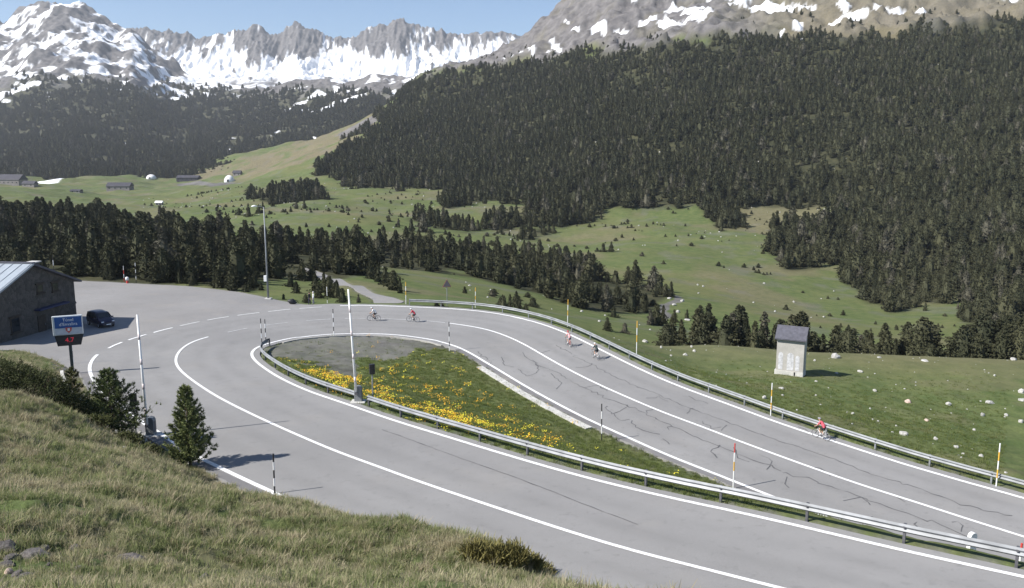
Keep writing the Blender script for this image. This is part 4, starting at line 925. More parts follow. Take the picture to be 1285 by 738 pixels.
gr_ = inpoly(u_ + (fbm(x_ / 1.6, yy / 1.6, 4, 71) - 0.5) * 26, v_ + (fbm(x_ / 1.6, yy / 1.6, 4, 73) - 0.5) * 14, [(330,437),(365,425),(432,419),(510,422),(560,430),(570,442),(520,437),(500,452),(470,452),(445,452),(455,470),(440,476),(405,460),(372,453),(345,452)])
ok = (ed_ > 0.15) & inside & ~(gr_ & (rng.random(n) < 0.97))
xi, yi = x_[ok], yy[ok]
okm = (ed_ > 0.1) & ~inside & (u_ > 720) & (yy > 52) & (rng.random(n) < 0.55 * sstep(104, 70, yy))
xi = np.r_[xi, x_[okm]]; yi = np.r_[yi, yy[okm]]; zi = G(xi, yi); rot = np.zeros((len(xi), 3)); rot[:, 2] = rng.uniform(0, 6.28, len(xi))
for i, o in enumerate(T2): o.location = (xi[i * 7], yi[i * 7], zi[i * 7])
instancer("verge_grass", T2, np.stack([xi, yi, zi], 1), rng.uniform(0.5, 1.15, len(xi)), rot, rng.integers(0, 2, len(xi)), label="short green grass on the flower island and the meadow verge", cat="grass")
# yellow flowers
M["petal"] = simple("yellow_petals", (0.80, 0.43, 0.02), 0.7, 0.2, 20); M["petal2"] = simple("lemon_petals", (0.68, 0.60, 0.04), 0.7, 0.15, 20)
def flower_mesh(seed, n):
    r = np.random.default_rng(seed); V = []
    for k in range(n):
        c = np.array([r.normal() * 0.16, r.normal() * 0.16, r.uniform(0.12, 0.26)]); s = r.uniform(0.03, 0.05); t = r.normal(size=3) * 0.35 + np.array([0, 0, 1]); a_ = np.cross(t, [1, 0.2, 0]); a_ /= np.linalg.norm(a_); b_ = np.cross(t / np.linalg.norm(t), a_)
        V += [c - a_ * s, c - b_ * s, c + a_ * s, c + b_ * s]
    return tri_soup("flower_cluster", V)
FL = [link("flower_cluster", flower_mesh(401 + i, 9), None, M["petal"] if i < 2 else M["petal2"], kind="stuff", label="cluster of yellow flowers in the island grass", cat="flowers") for i in range(3)]
n = 26000; yy = np.sqrt(rng.uniform(42 ** 2, 98 ** 2, n)); uu_ = rng.uniform(335, 960, n); x_ = (uu_ - CU) / F * yy; zs_ = Gs(x_, yy); u_, v_ = project(x_, yy, zs_)
core = inpoly(u_, v_, [(378,466),(400,462),(450,478),(520,500),(580,522),(640,540),(650,552),(600,548),(520,530),(455,508),(420,488)])
mid = inpoly(u_, v_, [(345,452),(400,455),(440,478),(470,452),(500,456),(560,450),(600,480),(640,520),(700,550),(760,580),(700,585),(600,560),(470,515),(400,486)])
dens = np.where(core, 0.75 * sstep(0.46, 0.62, fbm(x_ / 2.0, yy / 2.0, 3, 241)) + 0.1, np.where(mid, 0.16 * sstep(0.50, 0.68, fbm(x_ / 1.5, yy / 1.5, 3, 243)) + 0.012, 0.006))
ed_ = edge_dist(x_, yy); jj = np.argmin((cen[::4, None, 0] - x_[None]) ** 2 + (cen[::4, None, 1] - yy[None]) ** 2, 0)
inside = ((x_ - cen[::4][jj, 0]) * nrm[::4][jj, 0] + (yy - cen[::4][jj, 1]) * nrm[::4][jj, 1]) * OUTWARD < 0
ok = (rng.random(n) < dens) & (ed_ > 0.2) & inside; x_, yy = x_[ok], yy[ok]; zz = G(x_, yy); rot = np.zeros((len(x_), 3)); rot[:, 2] = rng.uniform(0, 6.28, len(x_))
cr = core[ok]; pick = np.where(cr, rng.integers(0, 2, len(x_)), np.where(rng.random(len(x_)) < 0.6, 2, 0))
for i, o in enumerate(FL): o.location = (x_[i * 5], yy[i * 5], zz[i * 5])
instancer("yellow_flowers", FL, np.stack([x_, yy, zz], 1), rng.uniform(0.7, 1.3, len(x_)), rot, pick, label="yellow wild flowers spread over the grass island", cat="flowers")

# ------------------------------------------------------------------ stone building
def stone_wall_mat():
    m, t, b = nodes("dark_rubble_stone"); co = nd(t, "ShaderNodeTexCoord").outputs["Object"]
    v = nd(t, "ShaderNodeTexVoronoi", Scale=2.6); v.feature = 'F1'; t.links.new(co, v.inputs["Vector"])
    e = nd(t, "ShaderNodeTexVoronoi", Scale=2.6); e.feature = 'DISTANCE_TO_EDGE'; t.links.new(co, e.inputs["Vector"])
    sp = nd(t, "ShaderNodeSeparateColor"); t.links.new(v.outputs["Color"], sp.inputs[0])
    c = mixc(t, sp.outputs[0], (0.045, 0.042, 0.040), (0.115, 0.105, 0.096)); c = mixc(t, math_n(t, 'MULTIPLY', noise(t, 5, 4, co), 0.5), c, (0.07, 0.065, 0.06))
    c = mixc(t, ramp(t, e.outputs["Distance"], 0.05, 0.0), c, (0.08, 0.077, 0.072))
    t.links.new(c, b.inputs["Base Color"]); b.inputs["Roughness"].default_value = 0.95
    bp_ = nd(t, "ShaderNodeBump", Strength=0.8, Distance=0.05); t.links.new(ramp(t, e.outputs["Distance"], 0, 0.12), bp_.inputs["Height"]); t.links.new(bp_.outputs[0], b.inputs["Normal"])
    return m
M["stone_wall"] = stone_wall_mat()
M["metal_roof"] = simple("pale_sheet_roof", (0.36, 0.40, 0.44), 0.55, 0.08, 1.5, metal=0.2)
M["timber"] = simple("dark_timber", (0.05, 0.04, 0.033), 0.85, 0.3, 3)
C0 = at_z(97, 403, -0.3); e_ = Vector((-0.109, -0.994)); ang = math.atan2(e_.y, e_.x); Wd = 14.7; he, ha, Ln = 4.9, 7.75, 15.0
# local frame: x along the gable (right corner -> left corner), y into the building (away from gable), origin at right corner
B = empty("stone_building", (C0[0], C0[1], -0.35), ang, label="dark rubble-stone building with pale sheet roof beside the car park", cat="building")
if True:
    # into-building direction must be to the left of the picture: local +y = rot90(e) or its opposite
    ydir = Vector((-math.sin(ang), math.cos(ang))); SY = -1 if ydir.x > 0 else 1
    def yl(v): return v * SY
    mb = MB(); wins = [(3.5, 4.3, 1.1, 0.95), (6.1, 4.5, 1.0, 0.95), (10.5, 1.0, 1.4, 1.6)]
    prof = [(0, -0.5), (Wd, -0.5), (Wd, he), (Wd / 2, ha), (0, he)]
    mb.prism(prof, yl(0.0), yl(Ln)); wall = mb.build("wall", M["stone_wall"], B)
    for wx, wz, ww_, wh in wins:
        wo = MB().box((wx, yl(-0.02), wz + wh / 2), (ww_, 0.10, wh)).build("window", M["timber"], B)
        MB().box((wx, yl(-0.075), wz + wh / 2), (ww_ - 0.2, 0.02, wh - 0.2)).build("pane", M["glass"], wo)
        MB().box((wx, yl(-0.12), wz - 0.06), (ww_ + 0.3, 0.26, 0.1)).build("sill", M["timber"], wo)
        MB().box((wx, yl(-0.08), wz + wh + 0.1), (ww_ + 0.4, 0.14, 0.18)).build("lintel", M["timber"], wo)
    d_ = MB().box((6.3, yl(-0.04), 0.85), (1.3, 0.12, 2.3)).build("door", M["timber"], B)
    MB().box((5.85, yl(-0.12), 0.95), (0.05, 0.05, 0.2)).build("handle", M["steel_dull"], d_)
    MB().box((4.7, yl(-0.35), 2.75), (5.2, 0.7, 0.18)).build("awning", simple("navy_awning", (0.02, 0.03, 0.09), 0.7), B, label="navy blue awning over the door")
    oh = 0.7; th = 0.22; sl = (ha - he) / (Wd / 2)
    for nm, s0, s1, m_ in (("right", -oh, Wd / 2, M["slate"]), ("left", Wd / 2, Wd + oh, M["metal_roof"])):
        za = he + sl * s0 if s0 < Wd / 2 else ha; zb_ = ha if s1 <= Wd / 2 + 1e-6 else he - sl * oh
        mb = MB(); mb.prism([(s0, za + 0.03), (s1, zb_ + 0.03), (s1, zb_ + th + 0.03), (s0, za + th + 0.03)], yl(-0.55), yl(Ln + 0.5)); ro = mb.build("roof", m_, B)
        if nm == "left":
            for k in range(15):
                yk = -0.4 + k * 1.05; mb = MB(); mb.prism([(s0 + 0.05, za + th + 0.035), (s1 - 0.02, zb_ + th + 0.035), (s1 - 0.02, zb_ + th + 0.075), (s0 + 0.05, za + th + 0.075)], yl(yk), yl(yk + 0.05)); mb.build("seam", m_, ro)
        else:
            ch = MB().box((2.3, yl(3.2), he + sl * 2.3 + 0.7), (0.9, 0.9, 1.7)).build("chimney", M["stone_wall"], ro)
            MB().box((2.3, yl(3.2), he + sl * 2.3 + 1.6), (1.2, 1.2, 0.12)).build("chimney_cap", M["concrete"], ro)
    MB().box((Wd / 2, yl(Ln / 2), ha + th + 0.06), (0.5, Ln + 1.0, 0.10)).build("ridge_cap", M["slate"], B)
    lm = MB().tube([(-0.02, yl(0.4), 2.3), (-0.45, yl(0.4), 2.35)], 0.03, 6).build("lamp_arm", M["black"], B)
    MB().tube([(-0.45, yl(0.4), 2.42), (-0.45, yl(0.4), 2.1)], [0.08, 0.2], 8).build("lamp_shade", M["black"], lm)

# ------------------------------------------------------------------ parked car
M["car_paint"] = simple("dark_blue_car_paint", (0.028, 0.030, 0.060), 0.28, 0.05, 2, metal=0.3, spec=0.5)
M["tyre"] = simple("tyre_rubber", (0.02, 0.02, 0.02), 0.85, 0.2, 8); M["alloy"] = simple("alloy_rim", (0.5, 0.5, 0.52), 0.35, 0.1, 6, metal=0.7)
M["lens"] = simple("headlight_lens", (0.75, 0.77, 0.8), 0.15, 0.05, 4, spec=0.7); M["plastic"] = simple("grey_plastic", (0.05, 0.05, 0.055), 0.6, 0.1, 6)
M["redlens"] = simple("tail_light_lens", (0.35, 0.02, 0.02), 0.2, 0.1, 4)
def car(pos, rz, label):
    root = empty("parked_car", pos, rz, label=label, cat="car")
    st = [(-2.10, .70, .42, .90, .98, .60), (-2.02, .83, .33, 1.00, 1.30, .66), (-1.75, .87, .28, 1.02, 1.66, .68), (-1.0, .89, .25, 1.00, 1.72, .70), (-0.2, .89, .25, .98, 1.71, .70), (0.45, .89, .25, .96, 1.62, .68), (0.95, .89, .25, .95, 1.32, .66), (1.35, .88, .25, .93, 1.04, .70), (1.75, .85, .28, .84, .90, .66), (2.02, .76, .34, .70, .74, .58), (2.12, .62, .44, .60, .62, .48)]
    vs = []; fs = []; nr = 12
    for x, w_, zb_, zt, zr, wr in st:
        half = [(0, zb_), (w_ * .85, zb_), (w_, zb_ + .12), (w_, zt - .12), (w_ * .97, zt), (wr, zr - .06 if zr - zt > .1 else zr - .01), (wr * .75, zr)]
        ring = half + [(-a_, b_) for a_, b_ in half[::-1][:-1]] ; nr = len(ring)
        vs += [(x, a_, b_) for a_, b_ in ring]
    for i in range(len(st) - 1):
        for k in range(nr): fs.append((i * nr + k, i * nr + (k + 1) % nr, (i + 1) * nr + (k + 1) % nr, (i + 1) * nr + k))
    fs += [tuple(range(nr)), tuple(range(len(st) * nr - 1, (len(st) - 1) * nr - 1, -1))]
    mb = MB(); mb.add(vs, fs); body = mb.build("body", M["car_paint"], root, True); sb = body.modifiers.new("sub", 'SUBSURF'); sb.levels = 1; sb.render_levels = 1
    def pane(name, pts): 
        c = sum((Vector(p) for p in pts), Vector()) / 4; mb = MB(); n_ = (Vector(pts[1]) - Vector(pts[0])).cross(Vector(pts[2]) - Vector(pts[0])).normalized()
        if n_.dot(c - Vector((0, 0, 0.9))) < 0: n_ = -n_
        q = [Vector(p) + n_ * 0.02 for p in pts] + [Vector(p) - n_ * 0.05 for p in pts]
        mb.add(q, [(0, 1, 2, 3), (7, 6, 5, 4)] + [(i, (i + 1) % 4, (i + 1) % 4 + 4, i + 4) for i in range(4)]); mb.build(name, M["glass"], root)
    pane("windscreen", [(1.30, .62, 1.06), (1.30, -.62, 1.06), (0.58, -.58, 1.56), (0.58, .58, 1.56)])
    pane("rear_window", [(-2.03, .55, 1.08), (-2.03, -.55, 1.08), (-1.80, -.55, 1.55), (-1.80, .55, 1.55)])
    for sy in (1, -1):
        for xa, xb, ta, tb_ in ((0.02, 1.1, 0.02, 0.5), (-0.95, -0.05, -0.92, -0.05), (-1.75, -1.05, -1.62, -1.02)):
            pane("side_window", [(xa, sy * .865, 1.02), (xb, sy * .855, 1.02), (tb_, sy * .725, 1.55), (ta, sy * .725, 1.58)])
        for xw in (-1.32, 1.32):
            wh = empty("wheel", (xw, sy * .80, .32)); wh.parent = root
            MB().torus((0, 0, 0), .24, .085, 24, 8).build("tyre", M["tyre"], wh, True)
            MB().tube([(0, -.06, 0), (0, .06, 0)], .19, 16).build("rim", M["alloy"], wh)
        MB().box((1.93, sy * .58, .72), (.22, .28, .14)).build("headlight", M["lens"], root, bevel=.03)
        MB().box((-2.03, sy * .66, .95), (.12, .14, .36)).build("tail_light", M["redlens"], root, bevel=.02)
        MB().box((0.88, sy * 1.0, 1.05), (.12, .2, .14)).build("mirror", M["car_paint"], root, bevel=.03)
        MB().box((-0.4, sy * .895, .62), (2.2, .03, .07)).build("side_trim", M["plastic"], root)
        MB().box((-0.15, sy * .905, .9), (.18, .04, .04)).build("door_handle", M["plastic"], root)
    MB().box((2.09, 0, .42), (.12, 1.3, .2)).build("bumper", M["plastic"], root, bevel=.03)
    MB().box((2.09, 0, .60), (.05, .7, .10)).build("grille", M["plastic"], root); MB().box((2.16, 0, .44), (.02, .52, .11)).build("number_plate", M["white"], root)
    return root
p = at_z(127, 409.5, -0.35)
car((p[0], p[1], float(Gexact(p[0], p[1])[0]) + 0.02), math.radians(-42), "dark blue people carrier parked in the shade of the stone building")

# ------------------------------------------------------------------ information sign
M["sign_blue"] = simple("sign_blue", (0.022, 0.085, 0.27), 0.45, 0.1, 3); M["sign_grey"] = simple("sign_pale_grey", (0.48, 0.50, 0.54), 0.5, 0.08, 3)
M["sign_frame"] = simple("sign_frame_metal", (0.62, 0.64, 0.64), 0.45, 0.06, 4, metal=0.3); M["sign_post"] = simple("dark_green_post", (0.035, 0.05, 0.05), 0.6, 0.15, 5)
def glow(name, col, st):
    m, t, b = nodes(name); b.inputs["Base Color"].default_value = (*col, 1); b.inputs["Emission Color"].default_value = (*col, 1); b.inputs["Emission Strength"].default_value = st; return m
M["led"] = glow("red_led", (0.55, 0.03, 0.05), 0.25)
def text(body, size, loc, m, parent, name="lettering", ext=0.004):
    c = bpy.data.curves.new(name, 'FONT'); c.body = body; c.size = size; c.align_x = 'CENTER'; c.align_y = 'CENTER'; c.extrude = ext; c.resolution_u = 3
    o = bpy.data.objects.new(name, c); COL.objects.link(o); dg = bpy.context.evaluated_depsgraph_get(); me = bpy.data.meshes.new_from_object(o.evaluated_get(dg)); bpy.data.objects.remove(o)
    k = link(name, me, parent, m); k.location = loc; k.rotation_euler = (math.pi / 2, 0, 0); return k
Ys = 72.0; xb = (73 - CU) / F * Ys; zb0 = float(G(xb, Ys)[0]); px = Ys / F
ztop = zrow(396, Ys); zmid = zrow(420, Ys); zlow = zrow(433, Ys)
sg = empty("information_sign", (xb, Ys, zb0), math.radians(24), label="blue and grey illuminated information sign on a dark post below the stone building", cat="sign")
def zz_(z): return z - zb0
W_ = 2.35
MB().box((0.05, 0, zz_(zlow) / 2 - 0.2), (0.24, 0.2, zz_(zlow) + 0.5)).build("post", M["sign_post"], sg)
MB().box((0, 0, (zz_(ztop) + zz_(zmid)) / 2), (W_, 0.34, ztop - zmid)).build("cabinet", M["sign_frame"], sg, bevel=0.04)
MB().box((0.06, -0.19, zz_(zmid) + (ztop - zmid) * 0.66), (W_ - 0.26, 0.03, (ztop - zmid) * 0.56)).build("blue_panel", M["sign_blue"], sg)
MB().box((0.06, -0.188, zz_(zmid) + (ztop - zmid) * 0.2), (W_ - 0.26, 0.03, (ztop - zmid) * 0.32)).build("grey_panel", M["sign_grey"], sg)
mb = MB(); mb.prism([(-W_ / 2 + 0.1, zz_(zmid) - 0.01), (-W_ / 2 + 0.28, zz_(zlow)), (W_ / 2 - 0.25, zz_(zlow)), (W_ / 2, zz_(zmid) - 0.01)], -0.2, 0.18); bx_ = mb.build("display_box", M["black"], sg)
hl = ztop - zmid
text("Túnel", hl * 0.22, (0.06, -0.212, zz_(zmid) + hl * 0.79), M["white"], sg); text("d'Envalira", hl * 0.22, (0.06, -0.212, zz_(zmid) + hl * 0.57), M["white"], sg)
mb = MB(); e0 = zz_(zmid) + hl * 0.40; mb.add([(-0.26 + 0.06, -0.214, e0), (0.32, -0.214, e0), (0.28, -0.214, e0 - hl * 0.16), (0.06, -0.214, e0 - hl * 0.30), (-0.16, -0.214, e0 - hl * 0.16)], [(0, 1, 2, 3, 4)]); mb.build("emblem", simple("emblem_red", (0.5, 0.10, 0.08), 0.5), sg)
mb = MB(); mb.box((0.06, -0.218, e0 - hl * 0.11), (0.18, 0.004, hl * 0.14)); mb.build("emblem_centre", M["white"], sg)
text("4.7", (zmid - zlow) * 0.62, (0.06, -0.215, (zz_(zmid) + zz_(zlow)) / 2 + 0.02), M["led"], sg, "display_digits")

# ------------------------------------------------------------------ raised barriers and signals
def barrier(base, top, label, h=1.15):
    b = Vector(base); root = empty("barrier_gate", tuple(b), label=label, cat="barrier")
    MB().box((0, 0, 0.02), (1.1, 0.9, 0.22)).build("plinth", M["concrete"], root, bevel=0.05)
    mb = MB(); prof = [(-0.28, 0.1), (0.28, 0.1), (0.28, h - 0.2), (0.2, h - 0.05), (0, h), (-0.2, h - 0.05), (-0.28, h - 0.2)]; mb.prism(prof, -0.22, 0.22); mb.build("housing", M["steel_dull"], root, bevel=0.02)
    MB().box((0.291, 0, h * 0.5), (0.02, 0.3, h * 0.55)).build("housing_door", M["post"], root)
    p0 = Vector((-0.1, -0.30, h * 0.55)); p1 = Vector(top) - b; MB().tube([p0, p1], [0.095, 0.06], 10).build("arm", M["white"], root, True)
    for f in (0.12, 0.34, 0.56, 0.78): MB().tube([p0.lerp(p1, f), p0.lerp(p1, f + 0.05)], [0.098 - 0.035 * f, 0.0965 - 0.035 * f], 10).build("red_band", M["faded_red"], root, True)
    MB().tube([(-0.1, -0.4, h * 0.62), (-0.1, -0.18, h * 0.62)], 0.12, 10).build("pivot", M["post"], root)
    return root
def place(u, v): return ground_at(u, v, 20)
def on_px(u, v):
    z = 0.0
    for _ in range(30): q = at_z(u, v, z); z = float(Gexact(q[0], q[1])[0])
    return Vector((q[0], q[1], float(G(q[0], q[1])[0])))
def on_side(L, d, u, v): 
    P_ = outward(L, d); i = idx(L, (u, v)); q = P_[i]; return Vector((q[0], q[1], float(G(q[0], q[1])[0])))
b1 = on_px(190, 547); top = at_y(172, 395, b1.y); barrier(b1, top, "raised pale barrier pole beside the young pines on the outside of the bend", 1.3)
b2_ = on_px(450, 505); top = at_y(437, 363, b2_.y); barrier(b2_, top, "raised pale barrier pole in the gap of the island guardrail", 1.3)
def signal(base, htot, label):
    root = empty("traffic_signal", tuple(base), math.radians(15), label=label, cat="signal")
    MB().tube([(0, 0, -0.3), (0, 0, htot - 0.6)], 0.055, 8).build("pole", M["steel_dull"], root)
    MB().box((0, 0, htot - 0.38), (0.42, 0.3, 0.78)).build("head", M["black"], root, bevel=0.04)
    for k in (0.15, -0.18):
        MB().tube([(0, 0.14, htot - 0.38 + k), (0, 0.32, htot - 0.38 + k + 0.02)], 0.14, 12, False).build("visor", M["black"], root)
    return root
b = on_px(171, 548); signal(b, zrow(494, b.y) - b.z, "black signal head on a grey pole next to the two young pines")
b = on_px(468, 503); signal(b, zrow(457, b.y) - b.z, "black signal head on a grey pole among the yellow flowers")

# ------------------------------------------------------------------ snow poles
def snow_pole(base, h, cols, label, group=None, r=0.044, first=None):
    root = empty("snow_pole", tuple(base), rng.uniform(0, 6), label=label, cat="marker pole", group=group); root.rotation_euler.x = rng.normal() * 0.009; root.rotation_euler.y = rng.normal() * 0.009
    n = len(cols); MB().tube([(0, 0, -0.35), (0, 0, 0.02)], r * 0.9, 8).build("foot", M["steel_dull"], root)
    for i, c in enumerate(cols):
        MB().tube([(0, 0, 0.02 + h * i / n), (0, 0, 0.02 + h * (i + 1) / n)], r, 8).build("band", M[c], root)
    return root
WB = ["black", "white", "black", "white", "black"]; WB2 = ["white", "black", "white", "black", "white", "black"]; YW = ["white", "yellow", "white", "yellow", "white"]; YY_ = ["white", "white", "yellow", "white", "yellow"]; RW = ["white", "white", "yellow", "white", "red"]
def pole_px(u, vb, vt, cols, label, group=None, snap=None):
    p = Vector(snap) if snap is not None else Vector(ground_at(u, vb, 20)); h = zrow(vt, p.y) - p.z; snow_pole(p, max(0.8, h), cols, label, group)
pole_px(345, 623, 570, WB, "black and white snow pole on the bank's lip beside the upper lane", snap=Vector((*at_z(345, 625, 2.0), float(G(*at_z(345, 625, 2.0))[0]))))
pole_px(137, 498, 465, WB, "black and white snow pole half hidden by the broad young pine", snap=on_px(133, 501))
pole_px(91, 456, 418, ["white", "black", "white", "black", "white"], "black and white snow pole beside the blue information sign", snap=on_px(92, 456))
pole_px(331, 437, 400, WB2, "striped snow pole of the pair at the island tip, the one beside the painted edge", snap=on_px(329, 437))
pole_px(328, 440, 401, WB2, "striped snow pole of the pair at the island tip, the one beside the guardrail end", snap=on_px(334, 434))
pole_px(418, 420, 388, WB2, "black and white snow pole at the back of the gravel island head", snap=on_px(419, 421))
pole_px(564, 441, 404, WB2, "black and white snow pole where the island kerb turns", snap=on_px(564, 441))
pole_px(754, 552, 507, WB, "black and white snow pole at the end of the pale kerb slab", snap=on_px(755, 553))
pole_px(919, 615, 557, RW, "red-topped white and orange snow pole in the narrow grass wedge", snap=on_px(920, 614))
pole_px(968, 522, 481, YW, "white and yellow snow pole behind the guardrail below the hut", snap=on_px(967, 522))
pole_px(1250, 612, 557, YW, "white and yellow snow pole behind the guardrail by the boulders", snap=on_px(1250, 611))
for u, v, d, vt, lab in ((507, 385.5, 1.9, 354, "yellowish snow pole at the start of the outer guardrail by the side road"), (588, 389.5, 2.2, 361, "yellowish snow pole just behind the warning sign on the outer bend"), (695, 412, 2.2, 376, "yellowish snow pole behind the guardrail near the pair of riders"), (774, 449, 2.4, 403, "yellowish snow pole behind the guardrail at the meadow's corner")):
    pole_px(u, v, vt, YY_, lab, snap=on_side(out, d, u, v))
pole_px(411, 383, 360, ["white", "black", "white", "white"], "white snow pole behind the two pedestrians at the junction", snap=Vector((*at_z(411, 382.5, -2.0), -2.0)))
def park_edge(u): 
    q = at_z(u, float(np.interp(u, [97, 180, 240, 300, 338], [352.5, 356.5, 359.5, 366.5, 374.5])), -1.3); return Vector((q[0], q[1] + 0.6, float(G(q[0], q[1] + 0.6)[0])))
pole_px(154, 355, 334, ["red", "white", "red", "white"], "red and white snow pole at the far edge of the car park", snap=park_edge(154))
pole_px(169, 355, 330, ["black", "white", "black", "white", "black", "white"], "black and white snow pole at the far edge of the car park", snap=park_edge(169))
pe = park_edge(161); hy = empty("hydrant", tuple(pe - Vector((0, 0.9, 0))), label="small red hydrant with a white cap between the two car park poles", cat="hydrant")
MB().tube([(0, 0, -0.1), (0, 0, 0.5), (0, 0, 0.52)], [0.2, 0.16, 0.2], 10).build("body", M["red"], hy); MB().tube([(0, 0, 0.52), (0, 0, 0.95), (0, 0, 1.05)], [0.26, 0.26, 0.12], 12).build("cap", M["white"], hy, True)
pole_px(62, 345, 320, WB2, "striped snow pole behind the ridge of the stone building", snap=Vector((*gpt(62, 128),)))

# warning sign seen from behind, on the outer bend
b = on_side(out, 2.0, 558, 388); hs = zrow(351, b.y) - b.z
ws = empty("warning_sign", tuple(b), math.radians(10), label="triangular road sign on a grey post behind the outer guardrail, seen from behind", cat="sign")
MB().tube([(0, 0, -0.3), (0, 0, hs - 0.1)], 0.05, 8).build("post", M["steel"], ws)
mb = MB(); mb.prism([(-0.55, hs - 0.95), (0.55, hs - 0.95), (0, hs)], -0.1, -0.06); mb.build("plate", simple("sign_back_grey", (0.10, 0.09, 0.10), 0.6, 0.1, 3), ws)
mb = MB(); mb.prism([(-0.6, hs - 0.98), (0.6, hs - 0.98), (0, hs + 0.05)], -0.055, -0.045); mb.build("rim", M["red"], ws)

# ------------------------------------------------------------------ street lamp
q = at_z(338, 375, -1.5); b = Vector((q[0], q[1] - 0.5, float(G(q[0], q[1] - 0.5)[0]))); hl_ = zrow(260, b.y) - b.z
sl_ = empty("street_lamp", tuple(b), label="tall grey street lamp at the back edge of the car park", cat="street lamp")
MB().tube([(0, 0, -0.2), (0, 0, hl_ * 0.5), (0, 0, hl_)], [0.15, 0.11, 0.07], 10).build("pole", M["steel"], sl_, True)
MB().box((0, 0, 0.06), (0.9, 0.9, 0.2)).build("footing", M["concrete"], sl_)
MB().tube([(0, 0, hl_ - 0.05), (-0.5, -0.1, hl_ + 0.12), (-1.0, -0.2, hl_ + 0.15)], 0.04, 6).build("arm", M["steel"], sl_)
MB().tube([(-0.9, -0.18, hl_ + 0.15), (-1.3, -0.25, hl_ + 0.17), (-1.65, -0.3, hl_ + 0.12)], [0.08, 0.16, 0.07], 10).build("lamp_head", M["white"], sl_, True)
MB().box((-0.22, -0.15, hl_ * 0.23), (0.42, 0.34, 0.85)).build("control_box", M["white"], sl_, bevel=0.03)

# ------------------------------------------------------------------ transformer hut on the meadow
def hut_wall():
    m, t, b_ = nodes("grey_render"); co = nd(t, "ShaderNodeTexCoord").outputs["Object"]
    c = mixc(t, ramp(t, noise(t, 0.9, 5, co), 0.35, 0.7), (0.36, 0.345, 0.315), (0.46, 0.44, 0.41)); c = mixc(t, math_n(t, 'MULTIPLY', ramp(t, noise(t, 4, 5, co), 0.5, 0.7), 0.4), c, (0.28, 0.27, 0.25))
    t.links.new(c, b_.inputs["Base Color"]); b_.inputs["Roughness"].default_value = 0.95; return m
M["hut"] = hut_wall(); M["whitewash"] = simple("flaking_whitewash", (0.50, 0.50, 0.515), 0.9, 0.32, 3)
p = ground_at(990, 471, 60, 200); sc_h = p[1] / F; hw = 34 * sc_h; hh_ = 48 * sc_h
ht = empty("transformer_hut", tuple(p), math.radians(-28), label="tall narrow grey-rendered hut with slate roof on the boulder meadow", cat="hut")
dp = hw * 0.62
MB().box((0, dp / 2, hh_ / 2), (hw, dp, hh_)).build("wall", M["hut"], ht)
mb = MB(); mb.prism([(-hw / 2 - 0.12, -1.2), (hw / 2 + 0.02, -1.2), (hw / 2 + 0.02, 0.45), (-hw / 2 - 0.12, 0.5)], -0.10, dp + 0.1); mb.build("plinth", M["concrete"], ht)
rf_h = 19 * sc_h
mb = MB()
yr = dp / 2; A1 = [(-0.35, hh_ - 0.12), (yr, hh_ + rf_h * 0.72), (dp + 0.35, hh_ - 0.12), (dp + 0.35, hh_ + 0.02), (yr, hh_ + rf_h * 0.72 + 0.16), (-0.35, hh_ + 0.02)]
vs = [(-hw / 2 - 0.22, a_, b_) for a_, b_ in A1] + [(hw / 2 + 0.22, a_, b_) for a_, b_ in A1]; mb.add(vs, [tuple(range(6)), tuple(range(11, 5, -1))] + [(i, (i + 1) % 6, (i + 1) % 6 + 6, i + 6) for i in range(6)]); mb.build("roof", M["slate"], ht)
mb = MB(); vs = [(s_ * (hw / 2 - 0.01), a_, b_) for s_ in (-1, 1) for a_, b_ in ((0.02, hh_), (yr, hh_ + rf_h * 0.7), (dp - 0.02, hh_))]; mb.add(vs, [(0, 1, 2), (5, 4, 3), (0, 3, 4, 1), (1, 4, 5, 2)]); mb.build("gable", M["hut"], ht)
for cx_, w0, h0 in ((-0.34, 0.17, 0.55), (0.02, 0.24, 0.55), (0.28, 0.15, 0.48)):
    mb = MB(); cx2 = cx_ * hw; ww_ = w0 * hw; top_ = hh_ * (0.15 + h0 * 0.85); pr = [(cx2 - ww_ / 2, 0.6), (cx2 + ww_ / 2, 0.6)] + [(cx2 + ww_ / 2 * math.cos(t_), top_ - ww_ / 2 + ww_ / 2 * math.sin(t_)) for t_ in np.linspace(0, math.pi, 9)]
    mb.prism(pr, -0.012, 0.0); mb.build("painted_arch", M["whitewash"], ht)
MB().box((hw * 0.2, -0.105, 0.25), (0.16, 0.02, 0.4)).build("vent_hole", M["black"], ht)

# ------------------------------------------------------------------ boulders
def rock_mesh(seed):
    bm = bmesh.new(); bmesh.ops.create_icosphere(bm, subdivisions=2, radius=1); r = random.Random(seed); pl = [Vector((r.gauss(0, 1), r.gauss(0, 1), r.gauss(0, 0.8))).normalized() for _ in range(16)]
    for v in bm.verts:
        d = v.co.normalized(); lim_ = min([1.0] + [0.64 / max(0.05, d.dot(p_)) for p_ in pl if d.dot(p_) > 0.64]); v.co = d * lim_ * (0.9 + 0.2 * r.random())
    me = bpy.data.meshes.new("boulder"); bm.to_mesh(me); bm.free(); return me
RK = [rock_mesh(i) for i in range(7)]
for r_ in RK: r_.materials.append(M["rock"])
RKG = [rock_mesh(40 + i) for i in range(3)]
for r_ in RKG: r_.materials.append(M['rock_grey'])
RKP = [rock_mesh(20), rock_mesh(21)]
for r_ in RKP: r_.materials.append(M["rock_pink"])
